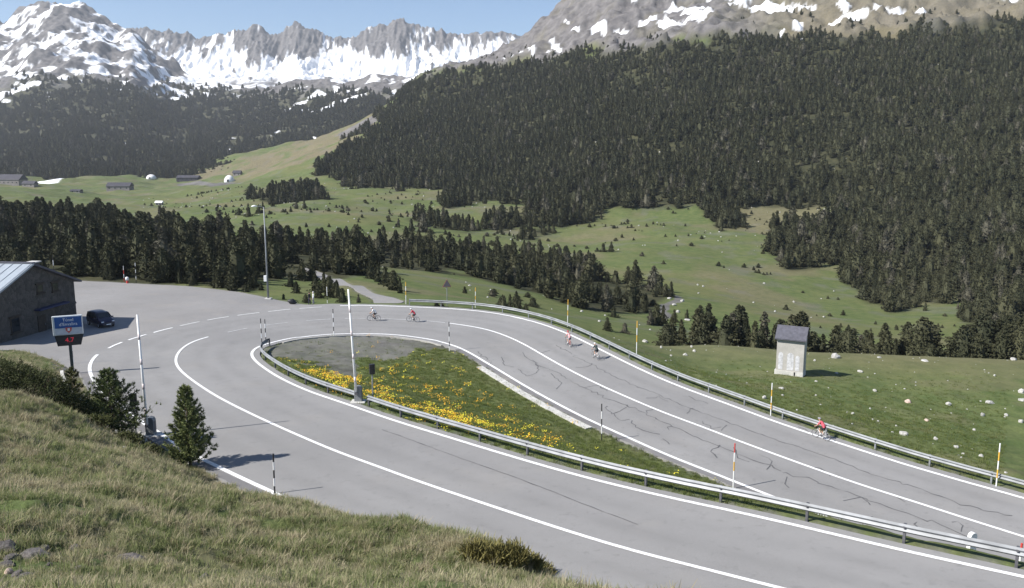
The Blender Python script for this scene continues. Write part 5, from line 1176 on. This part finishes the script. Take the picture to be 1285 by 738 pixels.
def boulder(u, v, wpx, hpx, pink, label, group=None, lo=55):
    p = ground_at(u, v, lo, 400); s_ = p[1] / F; o = link("boulder", random.choice(RKG if pink == 2 else RKP if pink else RK), None, None, label=label, cat="boulder", group=group); o.location = (p[0], p[1], p[2] + hpx * s_ * 0.06)
    o.scale = (wpx * s_ / 2, wpx * s_ / 2 * 0.85, hpx * s_ * 0.55); o.rotation_euler = (0, 0, rng.uniform(0, 6.28)); return o
boulder(1049, 449, 17, 10, False, "largest pale boulder, blocky, on the meadow just beyond the hut"); boulder(1051, 440, 11, 5, False, "flat pale boulder lying right behind the largest boulder")
boulder(1134, 546, 16, 12, False, "rounded white boulder close behind the outer guardrail"); boulder(1241, 506, 15, 9, False, "broad pale boulder with a flat top high on the meadow")
boulder(1139, 505, 14, 10, True, "low rusty patch of stone sunk in the meadow", None); boulder(1163, 528, 10, 6, True, "small pinkish boulder on the meadow slope")
boulder(860, 446, 8, 7, False, "white boulder next to two smaller ones near the meadow's corner"); boulder(871, 441, 6, 6, False, "small white boulder, one of two beside a larger one near the meadow's corner", "pair of small white boulders"); boulder(868, 436, 5, 5, False, "small white boulder, one of two beside a larger one near the meadow's corner", "pair of small white boulders")
boulder(809, 429, 12, 5, False, "flat pale slab at the meadow's corner behind the guardrail")
boulder(981, 488, 9, 6, False, "white boulder behind the yellow snow pole below the hut"); boulder(959, 500, 8, 7, False, "pale boulder tucked behind the guardrail left of the yellow snow pole"); boulder(982, 497, 6, 6, False, "small boulder just below the white one by the yellow snow pole")
SM = [(1080, 467, 9, 6), (1098, 491, 8, 5), (1070, 520, 6, 5), (1050, 469, 6, 5), (1024, 479, 5, 4), (1190, 508, 10, 6), (1233, 522, 8, 10), (1263, 522, 8, 6), (1222, 540, 5, 6), (1200, 562, 9, 8), (1174, 552, 8, 7), (1231, 573, 9, 8), (1209, 570, 5, 5), (1282, 493, 12, 9), (1282, 503, 12, 7), (1281, 530, 9, 10), (1103, 449, 8, 4), (1160, 453, 13, 5), (1272, 452, 12, 6), (1063, 518, 4, 4), (1095, 527, 5, 4), (1102, 529, 4, 4), (1022, 453, 5, 4), (1125, 535, 4, 4), (1248, 472, 4, 4), (1045, 535, 5, 4), (1000, 515, 4, 4), (1092, 513, 5, 3), (830, 437, 4, 5), (842, 447, 4, 5)]
for u, v, a_, b_ in SM: boulder(u, v, a_, b_, False, "small pale stone scattered over the boulder meadow", "stones scattered on the meadow")
for u, v, a_, b_, lab in ((40, 700, 46, 16, "grey rock half buried in dry grass near the foot of the bank"), (8, 690, 28, 20, "dark grey rock half buried beside the larger grey rock on the near bank"), (160, 705, 50, 12, "flat grey rock slab breaking the turf of the near bank"), (257, 728, 16, 14, "small pale rock in the grass of the near bank"), (22, 722, 18, 7, "pale flat stone among dry stalks on the near bank")):
    o = boulder(u, v, a_ * 1.3, b_ * 1.6, 2, lab, lo=6)
o = boulder(25, 733, 22, 10, True, "rusty flat stone among dry stalks on the near bank", lo=6)
for k in range(26):
    u = rng.uniform(150, 195); v = rng.uniform(548, 562) if k % 2 else rng.uniform(540, 556); boulder(u, v, rng.uniform(4, 10), rng.uniform(3, 6), k % 6 == 0, "piece of pale rubble heaped at the kerb by the young pines", "rubble by the young pines", lo=44)
for u, v in ((84, 476), (88, 470), (79, 480), (95, 486), (70, 474), (66, 470)): boulder(u, v, rng.uniform(6, 11), 5, True, "pinkish stone in the rubble under the blue information sign", "stones under the sign", lo=55)
for u, v in ((840, 375), (846, 383), (850, 392), (856, 378), (838, 366), (825, 366), (800, 365), (862, 402), (845, 399)): boulder(u, v, rng.uniform(6, 11), 5, False, "pale stone of the stream bed below the valley meadow", "stream bed stones", lo=120)

n = 16000; yy = np.sqrt(rng.uniform(150 ** 2, 760 ** 2, n)); uu_ = rng.uniform(180, 1290, n); x_ = (uu_ - CU) / F * yy; zs_ = Gs(x_, yy)
dn = sstep(0.50, 0.66, fbm(x_ / 34, yy / 34, 4, 301)); ok = (rng.random(n) < 0.16 * dn + 0.006) & (edge_dist(x_, yy) > 2); x_, yy = x_[ok], yy[ok]; zz = G(x_, yy); rot = rng.uniform(-0.4, 3, (len(x_), 3)) * np.array([0.2, 0.2, 2])
SP_ = [o for o in COL.objects if o.name.startswith("boulder") and o.data in RK][:4]
instancer("scattered_stones", SP_, np.stack([x_, yy, zz], 1), 0.24 * rng.uniform(0.3, 1.3, len(x_)) ** 2 * (1 + yy / 600), rot, rng.integers(0, 4, len(x_)), None, label="loose pale stones strewn over the valley meadows", cat="stones")
n = 9000; yy = np.sqrt(rng.uniform(170 ** 2, 720 ** 2, n)); uu_ = rng.uniform(180, 1290, n); x_ = (uu_ - CU) / F * yy
dn = sstep(0.52, 0.64, fbm(x_ / 28, yy / 28, 4, 311)); ok = (rng.random(n) < 0.35 * dn + 0.012) & (edge_dist(x_, yy) > 3); x_, yy = x_[ok], yy[ok]; zz = G(x_, yy) - 0.15; hs_ = rng.uniform(0.6, 2.2, len(x_)); rot = np.zeros((len(x_), 3)); rot[:, 2] = rng.uniform(0, 6.28, len(x_))
instancer("low_shrubs", proto, np.stack([x_, yy, zz], 1), hs_, rot, rng.integers(0, 6, len(x_)), hs_ * 1.7, label="low dark shrubs and seedlings dotted over the valley meadows", cat="shrubs")

for k in range(16):
    u = rng.uniform(-5, 105); v = rng.uniform(684, 736); boulder(u, v, rng.uniform(12, 34), rng.uniform(8, 16), 2 if k % 5 else 1, "weathered stone of the rocky outcrop low on the near bank", "stones of the bank outcrop", lo=6)

n = 380; yy = np.sqrt(rng.uniform(58 ** 2, 118 ** 2, n)); uu_ = rng.uniform(770, 1300, n); x_ = (uu_ - CU) / F * yy; ok = edge_dist(x_, yy) > 1.5; x_, yy = x_[ok], yy[ok]; rot = rng.uniform(0, 3, (len(x_), 3))
instancer("meadow_pebbles", SP_, np.stack([x_, yy, G(x_, yy)], 1), 0.02 + 0.13 * rng.random(len(x_)) ** 3, rot, rng.integers(0, 4, len(x_)), None, label="tiny pale pebbles strewn through the boulder meadow", cat="stones")

# ------------------------------------------------------------------ milestone and stones at the right-hand end
mil = on_side(inn, -2.2, 1238, 716); ms = empty("milestone", tuple(mil), math.radians(20), label="white round-topped milestone behind the double-ridged guardrail", cat="milestone")
hm = zrow(668, mil.y) - mil.z
mb = MB(); pr = [(-0.24, -0.3), (0.24, -0.3), (0.24, hm - 0.24)] + [(0.24 * math.cos(t_), hm - 0.24 + 0.24 * math.sin(t_)) for t_ in np.linspace(0.3, math.pi - 0.3, 7)] + [(-0.24, hm - 0.24)]; mb.prism(pr, -0.12, 0.12); mb.build("stone", M["white"], ms, bevel=0.02)
MB().box((0, 0, 0.1), (0.9, 0.6, 0.5)).build("footing", M["concrete_old"], ms)
q = on_side(inn, -2.4, 1268, 722); pole_px(1266, 716, 684, ["white", "white", "white", "red"], "short red-topped white post beyond the milestone", snap=q)

# ------------------------------------------------------------------ people and bicycles
def skinned(nodes_, edges_, root_i=0, sub=1):
    me = bpy.data.meshes.new("body"); me.from_pydata([n_[0] for n_ in nodes_], edges_, []); o = bpy.data.objects.new("tmp", me); COL.objects.link(o)
    o.modifiers.new("skin", 'SKIN'); sb = o.modifiers.new("sub", 'SUBSURF'); sb.levels = sub; sb.render_levels = sub
    for i, n_ in enumerate(nodes_):
        sv = me.skin_vertices[0].data[i]; rr = n_[1]; sv.radius = rr if isinstance(rr, tuple) else (rr, rr); sv.use_root = i == root_i
    dg = bpy.context.evaluated_depsgraph_get(); dg.update(); m2_ = bpy.data.meshes.new_from_object(o.evaluated_get(dg)); bpy.data.objects.remove(o); 
    for p_ in m2_.polygons: p_.use_smooth = True
    return m2_
def add_to(me, parts):
    bm = bmesh.new(); bm.from_mesh(me)
    for mb in parts:
        t_ = mb.mesh("t", True); bm.from_mesh(t_); bpy.data.meshes.remove(t_)
    bm.to_mesh(me); bm.free(); 
    for p_ in me.polygons: p_.use_smooth = True
def cloth(body, name, test, infl, m, parent):
    bm = bmesh.new(); bm.from_mesh(body); bm.normal_update()
    bmesh.ops.delete(bm, geom=[f for f in bm.faces if not test(f.calc_center_median())], context='FACES')
    for v in bm.verts: v.co += v.normal * infl
    me = bpy.data.meshes.new(name); bm.to_mesh(me); bm.free(); 
    for p_ in me.polygons: p_.use_smooth = True
    return link(name, me, parent, m)
M["skin"] = simple("skin", (0.50, 0.30, 0.21), 0.6, 0.06, 10); M["hair"] = simple("dark_hair", (0.03, 0.022, 0.018), 0.8, 0.2, 20)
CL = {"white": (0.72, 0.72, 0.72), "red": (0.50, 0.06, 0.09), "pink": (0.66, 0.36, 0.36), "black": (0.02, 0.02, 0.024), "dark": (0.035, 0.05, 0.05), "coral": (0.58, 0.10, 0.13), "grey": (0.3, 0.3, 0.32), "navy": (0.03, 0.035, 0.06)}
CM = {k: simple("cloth_" + k, v, 0.85, 0.1, 9) for k, v in CL.items()}
def ball(c, r, n=10):
    mb = MB(); vs = []; fs = []; 
    for i in range(n + 1):
        th_ = math.pi * i / n
        for j in range(n): 
            ph = 2 * math.pi * j / n; vs.append((c[0] + r[0] * math.sin(th_) * math.cos(ph), c[1] + r[1] * math.sin(th_) * math.sin(ph), c[2] + r[2] * math.cos(th_)))
    for i in range(n):
        for j in range(n): fs.append((i * n + j, i * n + (j + 1) % n, (i + 1) * n + (j + 1) % n, (i + 1) * n + j))
    mb.add(vs, fs); return mb
def hand(wr, d, down, s):
    """palm and five curled fingers; wr wrist, d forward, down = curl direction, s = +1/-1 side of the thumb"""
    wr, d, down = Vector(wr), Vector(d).normalized(), Vector(down).normalized(); lat = d.cross(down).normalized() * s; o = []
    mb = MB(); mb.tube([wr - d * 0.01, wr + d * 0.04, wr + d * 0.085], [0.026, 0.038, 0.036], 8); o.append(mb)
    for k, L in enumerate((0.066, 0.076, 0.071, 0.055)):
        b_ = wr + d * 0.08 + lat * (0.03 - 0.02 * k); o.append(MB().tube([b_, b_ + d * L * 0.4 + down * L * 0.15, b_ + d * L * 0.55 + down * L * 0.6, b_ + d * L * 0.3 + down * L * 0.9], [0.0095, 0.009, 0.0085, 0.007], 6))
    b_ = wr + d * 0.03 + lat * 0.03; o.append(MB().tube([b_, b_ + lat * 0.03 + d * 0.025, b_ + lat * 0.025 + d * 0.045 + down * 0.035], [0.011, 0.0105, 0.008], 6)); return o
def head_parts(c, fwd, up, r=0.105):
    c, f, u_ = Vector(c), Vector(fwd).normalized(), Vector(up).normalized(); l = u_.cross(f); o = []
    o.append(MB().tube([c + f * 0.085 + u_ * 0.03, c + f * 0.118 - u_ * 0.012, c + f * 0.092 - u_ * 0.025], [0.012, 0.02, 0.012], 6))            # nose
    for s in (1, -1): o.append(MB().tube([c + l * s * 0.082 + u_ * 0.022, c + l * s * 0.098 - u_ * 0.022], [0.02, 0.016], 6))                          # ears
    o.append(MB().tube([c + f * 0.09 - u_ * 0.055 + l * 0.028, c + f * 0.098 - u_ * 0.055, c + f * 0.09 - u_ * 0.055 - l * 0.028], 0.008, 5)); return o
def wheel(parent, x):
    wh = empty("wheel", (x, 0, 0.34)); wh.parent = parent
    MB().torus((0, 0, 0), 0.325, 0.017, 30, 6).build("tyre", M["tyre"], wh, True); MB().torus((0, 0, 0), 0.300, 0.012, 30, 6).build("rim", M["alloy"], wh, True)
    mb = MB()
    for k in range(16):
        a_ = 2 * math.pi * k / 16; mb.tube([(0.02 * math.cos(a_ + 1), 0.02 * (-1) ** k, 0.02 * math.sin(a_ + 1)), (0.295 * math.cos(a_), 0, 0.295 * math.sin(a_))], 0.0025, 4, False)
    mb.tube([(0, -0.045, 0), (0, 0.045, 0)], 0.02, 8); mb.build("spokes", M["steel_dull"], wh)
def bicycle(pos, rz, frame_m, label, pitch=0, sc=1.0):
    root = empty("road_bicycle", pos, rz, label=label, cat="bicycle"); root.rotation_euler = (0, pitch, rz); root.scale = (sc,) * 3
    wheel(root, -0.42); wheel(root, 0.58)
    bb, st, hd, hd2, ra, fa = (0, 0, 0.28), (-0.17, 0, 0.80), (0.40, 0, 0.84), (0.43, 0, 0.70), (-0.42, 0, 0.34), (0.58, 0, 0.34)
    mb = MB(); mb.tube([bb, st], 0.018, 8); mb.tube([st, hd], 0.017, 8); mb.tube([bb, hd2], 0.021, 8); mb.tube([hd, hd2], 0.021, 8)
    for s in (-1, 1): mb.tube([bb, (ra[0], s * 0.05, ra[2])], 0.011, 6); mb.tube([(st[0], 0, st[2] - 0.03), (ra[0], s * 0.05, ra[2])], 0.009, 6)
    mb.build("frame", frame_m, root, True)
    mb = MB()
    for s in (-1, 1): mb.tube([hd2, (0.46, s * 0.045, 0.62), (fa[0], s * 0.05, fa[2])], 0.012, 6)
    mb.build("fork", M["black"], root, True)
    MB().tube([st, (-0.2, 0, 0.93)], 0.014, 6).build("seat_post", M["black"], root)
    mb = MB(); mb.add([(-0.34, -0.07, 0.95), (-0.34, 0.07, 0.95), (-0.2, 0.055, 0.965), (-0.05, 0.02, 0.955), (-0.05, -0.02, 0.955), (-0.2, -0.055, 0.965), (-0.34, -0.06, 0.92), (-0.34, 0.06, 0.92), (-0.05, 0.015, 0.93), (-0.05, -0.015, 0.93)], [(0, 1, 2, 5), (5, 2, 3, 4), (6, 9, 8, 7), (0, 6, 7, 1), (3, 8, 9, 4), (1, 7, 8, 3, 2), (0, 5, 4, 9, 6)]); mb.build("saddle", M["black"], root)
    mb = MB(); mb.tube([hd, (0.40, 0, 0.92), (0.48, 0, 0.95)], 0.014, 6); mb.tube([(0.48, -0.2, 0.95), (0.48, 0.2, 0.95)], 0.013, 6)
    for s in (-1, 1): mb.tube([(0.48, s * 0.2, 0.95), (0.57, s * 0.205, 0.95), (0.60, s * 0.205, 0.88), (0.56, s * 0.205, 0.81), (0.48, s * 0.205, 0.80)], 0.013, 6)
    mb.build("handlebar", M["black"], root, True)
    cr = MB(); cr.tube([(0, 0.045, 0.28), (0, 0.055, 0.28)], 0.09, 16); cr.tube([(0, 0.06, 0.28), (0.13, 0.075, 0.37)], 0.012, 6); cr.tube([(0, -0.06, 0.28), (-0.13, -0.075, 0.19)], 0.012, 6); ck = cr.build("crank", M["post"], root)
    for s, x, z in ((1, 0.13, 0.37), (-1, -0.13, 0.19)): MB().box((x, s * 0.12, z), (0.09, 0.09, 0.02)).build("pedal", M["black"], ck)
    return root
def rider(pos, rz, pitch, jersey, shorts, helmet, socks, label, sc=1.0):
    root = empty("person", pos, rz, label=label, cat="cyclist"); root.rotation_euler = (0, pitch, rz); root.scale = (sc,) * 3
    N = [((-0.19, 0, 1.03), (0.135, 0.15)), ((-0.08, 0, 1.15), (0.12, 0.14)), ((0.06, 0, 1.28), (0.115, 0.15)), ((0.19, 0, 1.38), (0.10, 0.155)), ((0.27, 0, 1.45), 0.055), ((0.33, 0, 1.53), (0.085, 0.08)), ((0.37, 0, 1.63), (0.085, 0.075))]; E_ = [(0, 1), (1, 2), (2, 3), (3, 4), (4, 5), (5, 6)]
    for s in (1, -1):
        i = len(N); N += [((0.19, s * 0.19, 1.37), 0.062), ((0.31, s * 0.215, 1.18), 0.045), ((0.47, s * 0.205, 1.02), 0.031), ((0.50, s * 0.205, 1.0), 0.03)]; E_ += [(3, i), (i, i + 1), (i + 1, i + 2), (i + 2, i + 3)]
    legs = {1: [(-0.15, 0.095, 0.99), (0.24, 0.105, 0.84), (0.07, 0.11, 0.47), (0.06, 0.115, 0.41), (0.19, 0.12, 0.40)], -1: [(-0.17, -0.095, 0.98), (0.14, -0.105, 0.66), (-0.15, -0.11, 0.30), (-0.17, -0.115, 0.24), (-0.05, -0.12, 0.215)]}
    for s in (1, -1):
        i = len(N); N += list(zip(legs[s], (0.095, 0.062, 0.042, 0.04, 0.03))); E_ += [(0, i), (i, i + 1), (i + 1, i + 2), (i + 2, i + 3), (i + 3, i + 4)]
    me = skinned(N, E_); parts = head_parts((0.355, 0, 1.585), (1, 0, -0.15), (0.2, 0, 1))
    for s in (1, -1): parts += hand((0.50, s * 0.205, 0.995), (1, 0, -0.25), (0.1, 0, -1), -s)
    add_to(me, parts); body = link("body", me, root, M["skin"])
    def on_arm(c): return abs(c.y) > 0.16 and c.x > 0.2
    cloth(me, "jersey", lambda c: (c.z > 1.03 + 0.0 * c.x and c.x < 0.27 and c.z < 1.47 and (c.x - c.z * -0.0) < 0.30 and not (c.x > 0.25 and abs(c.y) < 0.1) and c.x + c.z > 0.88) or (on_arm(c) and c.z > 1.2), 0.010, CM[jersey], root)
    def thigh(c):
        return c.z < 1.06 and c.x < 0.3 and (c.z > 0.80 if c.y > 0.0 and c.x < 0.14 else c.z > 0.74 + max(0, c.x) * 0.2) and c.x < 0.12
    cloth(me, "shorts", thigh, 0.008, CM[shorts], root)
    cloth(me, "shoes", lambda c: (c.y > 0.05 and c.z < 0.455) or (c.y < -0.05 and c.z < 0.28), 0.010, CM[socks], root)
    cloth(me, "socks", lambda c: (c.y > 0.05 and 0.455 <= c.z < 0.54 and c.x < 0.2) or (c.y < -0.05 and 0.28 <= c.z < 0.37), 0.006, CM[socks], root)
    hb = ball((0.355, 0, 1.655), (0.145, 0.098, 0.085), 12)
    hb.v = [v for v in hb.v]; h_ = hb.build("helmet", CM[helmet], root, True)
    for k in (-1, 0, 1): MB().tube([(0.46, k * 0.035, 1.70), (0.36, k * 0.045, 1.746 - 0.004 * abs(k)), (0.25, k * 0.035, 1.705)], 0.011, 5).build("vent", M["black"], h_)
    MB().tube([(0.435, -0.055, 1.60), (0.452, 0, 1.60), (0.435, 0.055, 1.60)], 0.014, 6).build("glasses", M["black"], root)
    return root
def cyc(u, v, jersey, shorts, helmet, socks, fm_, lab, lab2, turn=0.0, sc=1.0):
    p = ground_at(u, v, 30); z = float(Gexact(p[0], p[1])[0]); p = at_z(u, v, z + 0.05); p = (p[0], p[1], float(Gexact(p[0], p[1])[0]) + 0.048)
    j = int(np.argmin(((cen[:, :2] - np.array(p[:2])) ** 2).sum(1))); t_ = tan[j]; rz = math.atan2(t_[1], t_[0]) + turn
    dz = (cen[min(j + 6, len(cen) - 1), 2] - cen[j - 6, 2]) / max(0.1, np.linalg.norm(cen[min(j + 6, len(cen) - 1), :2] - cen[j - 6, :2])); pitch = -math.atan(dz)
    bicycle(p, rz, fm_, lab2, pitch, sc); rider(p, rz, pitch, jersey, shorts, helmet, socks, lab, sc)
cyc(470, 402.5, "white", "black", "white", "black", M["black"], "cyclist in white top and black shorts riding past the flower island", "black road bicycle under the cyclist in white top and black shorts")
cyc(519, 404, "red", "black", "white", "white", M["steel_dull"], "cyclist in dark red jersey and white helmet following the one in white", "grey road bicycle under the cyclist in dark red jersey and white helmet")
cyc(714, 434.5, "pink", "grey", "red", "white", M["red"], "cyclist in pale pink jersey and red helmet beside the outer guardrail", "red road bicycle under the cyclist in pale pink jersey and red helmet")
cyc(748, 450.5, "dark", "black", "white", "white", M["white"], "cyclist in dark jersey with white shoes beside the outer guardrail", "white road bicycle under the cyclist in dark jersey")
cyc(1031, 551, "coral", "black", "grey", "white", M["white"], "cyclist in coral jersey and black shorts near the boulder meadow, climbing alone", "pale road bicycle under the lone cyclist in coral jersey")
def walker(u, v, top, legs_, label, rz, z0=-1.4, arm=0.1, hair=True):
    p = at_z(u, v, z0); p = (p[0], p[1], float(Gexact(p[0], p[1])[0]) + 0.045)
    root = empty("person", p, rz, label=label, cat="person")
    N = [((0, 0, 0.96), (0.12, 0.15)), ((0, 0, 1.12), (0.105, 0.13)), ((0.01, 0, 1.30), (0.115, 0.16)), ((0, 0, 1.43), (0.09, 0.15)), ((0.01, 0, 1.52), 0.055), ((0.03, 0, 1.60), (0.09, 0.078)), ((0.02, 0, 1.71), (0.09, 0.078))]; E_ = [(i, i + 1) for i in range(6)]
    for s in (1, -1):
        i = len(N); N += [((0, s * 0.2, 1.41), 0.062), ((-0.02 + arm * 0.2, s * 0.25, 1.14), 0.046), ((0.06 + arm, s * 0.24, 0.90), 0.032), ((0.07 + arm, s * 0.24, 0.87), 0.03)]; E_ += [(3, i), (i, i + 1), (i + 1, i + 2), (i + 2, i + 3)]
    for s in (1, -1):
        i = len(N); dx = 0.09 * s; N += [((0, s * 0.09, 0.92), 0.09), ((dx * 0.5 + 0.02, s * 0.1, 0.50), 0.062), ((dx - 0.02, s * 0.1, 0.11), 0.043), ((dx, s * 0.1, 0.05), 0.042), ((dx + 0.14, s * 0.115, 0.035), 0.032)]; E_ += [(0, i), (i, i + 1), (i + 1, i + 2), (i + 2, i + 3), (i + 3, i + 4)]
    me = skinned(N, E_); parts = head_parts((0.025, 0, 1.655), (1, 0, 0), (0, 0, 1))
    for s in (1, -1): parts += hand((0.07 + arm, s * 0.24, 0.865), (0.15, 0, -1), (1, 0, 0.2), s)
    add_to(me, parts); link("body", me, root, M["skin"])
    cloth(me, "jacket", lambda c: 0.93 < c.z < 1.50 and (c.z > 0.98 or abs(c.y) > 0.19), 0.014, CM[top], root); cloth(me, "trousers", lambda c: 0.10 < c.z <= 0.99 and abs(c.y) < 0.2, 0.012, CM[legs_], root)
    cloth(me, "shoes", lambda c: c.z <= 0.10, 0.008, CM["black"], root)
    ball((-0.005, 0, 1.70), (0.115, 0.098, 0.10), 12).build("hair", M["hair"] if hair else CM["white"], root, True); return root
walker(393.5, 382, "white", "grey", "person in white jacket standing at the road edge near the black bundle", math.radians(200), hair=False)
walker(388.5, 382, "black", "navy", "person in black clothes standing close beside the one in white", math.radians(-20), arm=0.2)
q = at_z(367, 381, -1.45); bun = empty("black_bundle", (q[0], q[1], float(Gexact(q[0], q[1])[0]) + 0.03), 0.3, label="black bag lying on the tarmac behind the two pedestrians", cat="bag")
bb_ = ball((0, 0, 0.36), (0.62, 0.4, 0.4), 12); bb_.v = [(x + 0.1 * math.sin(z * 9), y, max(0.0, z) * (1 - 0.25 * (x > 0.2))) for x, y, z in bb_.v]; bb_.build("sack", M["black"], bun, True)
MB().tube([(0.3, 0, 0.5), (0.65, 0.05, 0.42), (0.85, 0.1, 0.12)], 0.05, 6).build("strap", M["black"], bun, True)

# ------------------------------------------------------------------ hamlet at the head of the valley
M["roof_dark"] = simple("dark_hamlet_roof", (0.05, 0.048, 0.06), 0.8, 0.2, 0.3); M["house_wall"] = simple("grey_hamlet_wall", (0.22, 0.20, 0.19), 0.9, 0.2, 0.3)
def house(u, v, wpx, hpx, label, wall=None, roofm=None, depth=0.5, lo=500):
    p = ground_at(u, v, lo, 1500); s_ = p[1] / F; w_ = wpx * s_; h_ = hpx * s_; d_ = w_ * depth; root = empty("hamlet_house", tuple(p), rng.uniform(-0.2, 0.2), label=label, cat="house")
    MB().box((0, 0, h_ * 0.28 - 1), (w_, d_, h_ * 0.56 + 2)).build("wall", wall or M["house_wall"], root)
    mb = MB(); mb.add([(-w_ / 2 - .6, -d_ / 2 - .6, h_ * .5), (w_ / 2 + .6, -d_ / 2 - .6, h_ * .5), (w_ / 2 + .6, 0, h_), (-w_ / 2 - .6, 0, h_), (-w_ / 2 - .6, d_ / 2 + .6, h_ * .5), (w_ / 2 + .6, d_ / 2 + .6, h_ * .5)], [(0, 1, 2, 3), (3, 2, 5, 4), (0, 3, 4), (1, 5, 2), (0, 4, 5, 1)]); mb.build("roof", roofm or M["roof_dark"], root)
    n_ = max(2, int(w_ / 5))
    for k in range(n_): MB().box((-w_ / 2 + (k + .5) * w_ / n_, -d_ / 2 - 0.03, h_ * .25), (1.2, .12, 1.3)).build("window", M["glass"], root)
    return root
house(151, 238, 28, 9, "wide dark-roofed house beside the grey rubble at the valley head"); house(237, 226, 26, 6, "long low black-roofed shed in front of the far forest", M["roof_dark"])
house(298, 220, 10, 6, "small dark-blue-roofed house on the slope beside the white dome"); house(14, 232, 34, 13, "large dark-roofed house behind the pines below the snowy massif"); house(38, 234, 16, 7, "smaller dark-roofed annex beside the large dark house behind the pines")
house(96, 241, 13, 3.5, "very low dark shelter on the valley meadow"); house(200, 257, 8, 5, "tiny white-roofed hut above the pine wood", M["house_wall"], M["white"])
for u, v, w_, h_, lab in ((288, 228, 13, 8, "white dome shelter on the pale gravel yard"), (190, 224, 12, 5, "flat white dome shelter in front of the far forest")):
    p = ground_at(u, v, 500, 1500); s_ = p[1] / F; dm = empty("dome_shelter", tuple(p), label=lab, cat="dome"); bl = ball((0, 0, 0), (w_ * s_ / 2, w_ * s_ / 2, h_ * s_), 14); bl.v = [(x, y, max(-1.0, z)) for x, y, z in bl.v]; bl.build("shell", M["white"], dm, True)
    MB().box((0, -w_ * s_ / 2 + 0.3, h_ * s_ * 0.18), (2, 1.2, h_ * s_ * 0.36)).build("entrance", M["roof_dark"], dm)

# ------------------------------------------------------------------ thin mountain haze
m = bpy.data.materials.new("thin_haze"); m.use_nodes = True; t = m.node_tree
for n_ in list(t.nodes):
    if n_.type == 'BSDF_PRINCIPLED': t.nodes.remove(n_)
pv_ = t.nodes.new("ShaderNodeVolumePrincipled"); pv_.inputs["Color"].default_value = (0.90, 0.94, 1.0, 1); pv_.inputs["Density"].default_value = 0.000075; pv_.inputs["Anisotropy"].default_value = 0.2
t.links.new(pv_.outputs[0], t.nodes["Material Output"].inputs["Volume"])
zmin = float(min(Z.min(), D1[2].min(), D2[2].min())) - 1.0; zmax = float(max(Z.max(), D1[2].max(), D2[2].max())) + 40
MB().box((0, 2950, (zmin + zmax) / 2), (8600, 6300, zmax - zmin)).build("haze", m, None, kind="stuff", label="thin bluish mountain haze filling the valley", cat="haze")
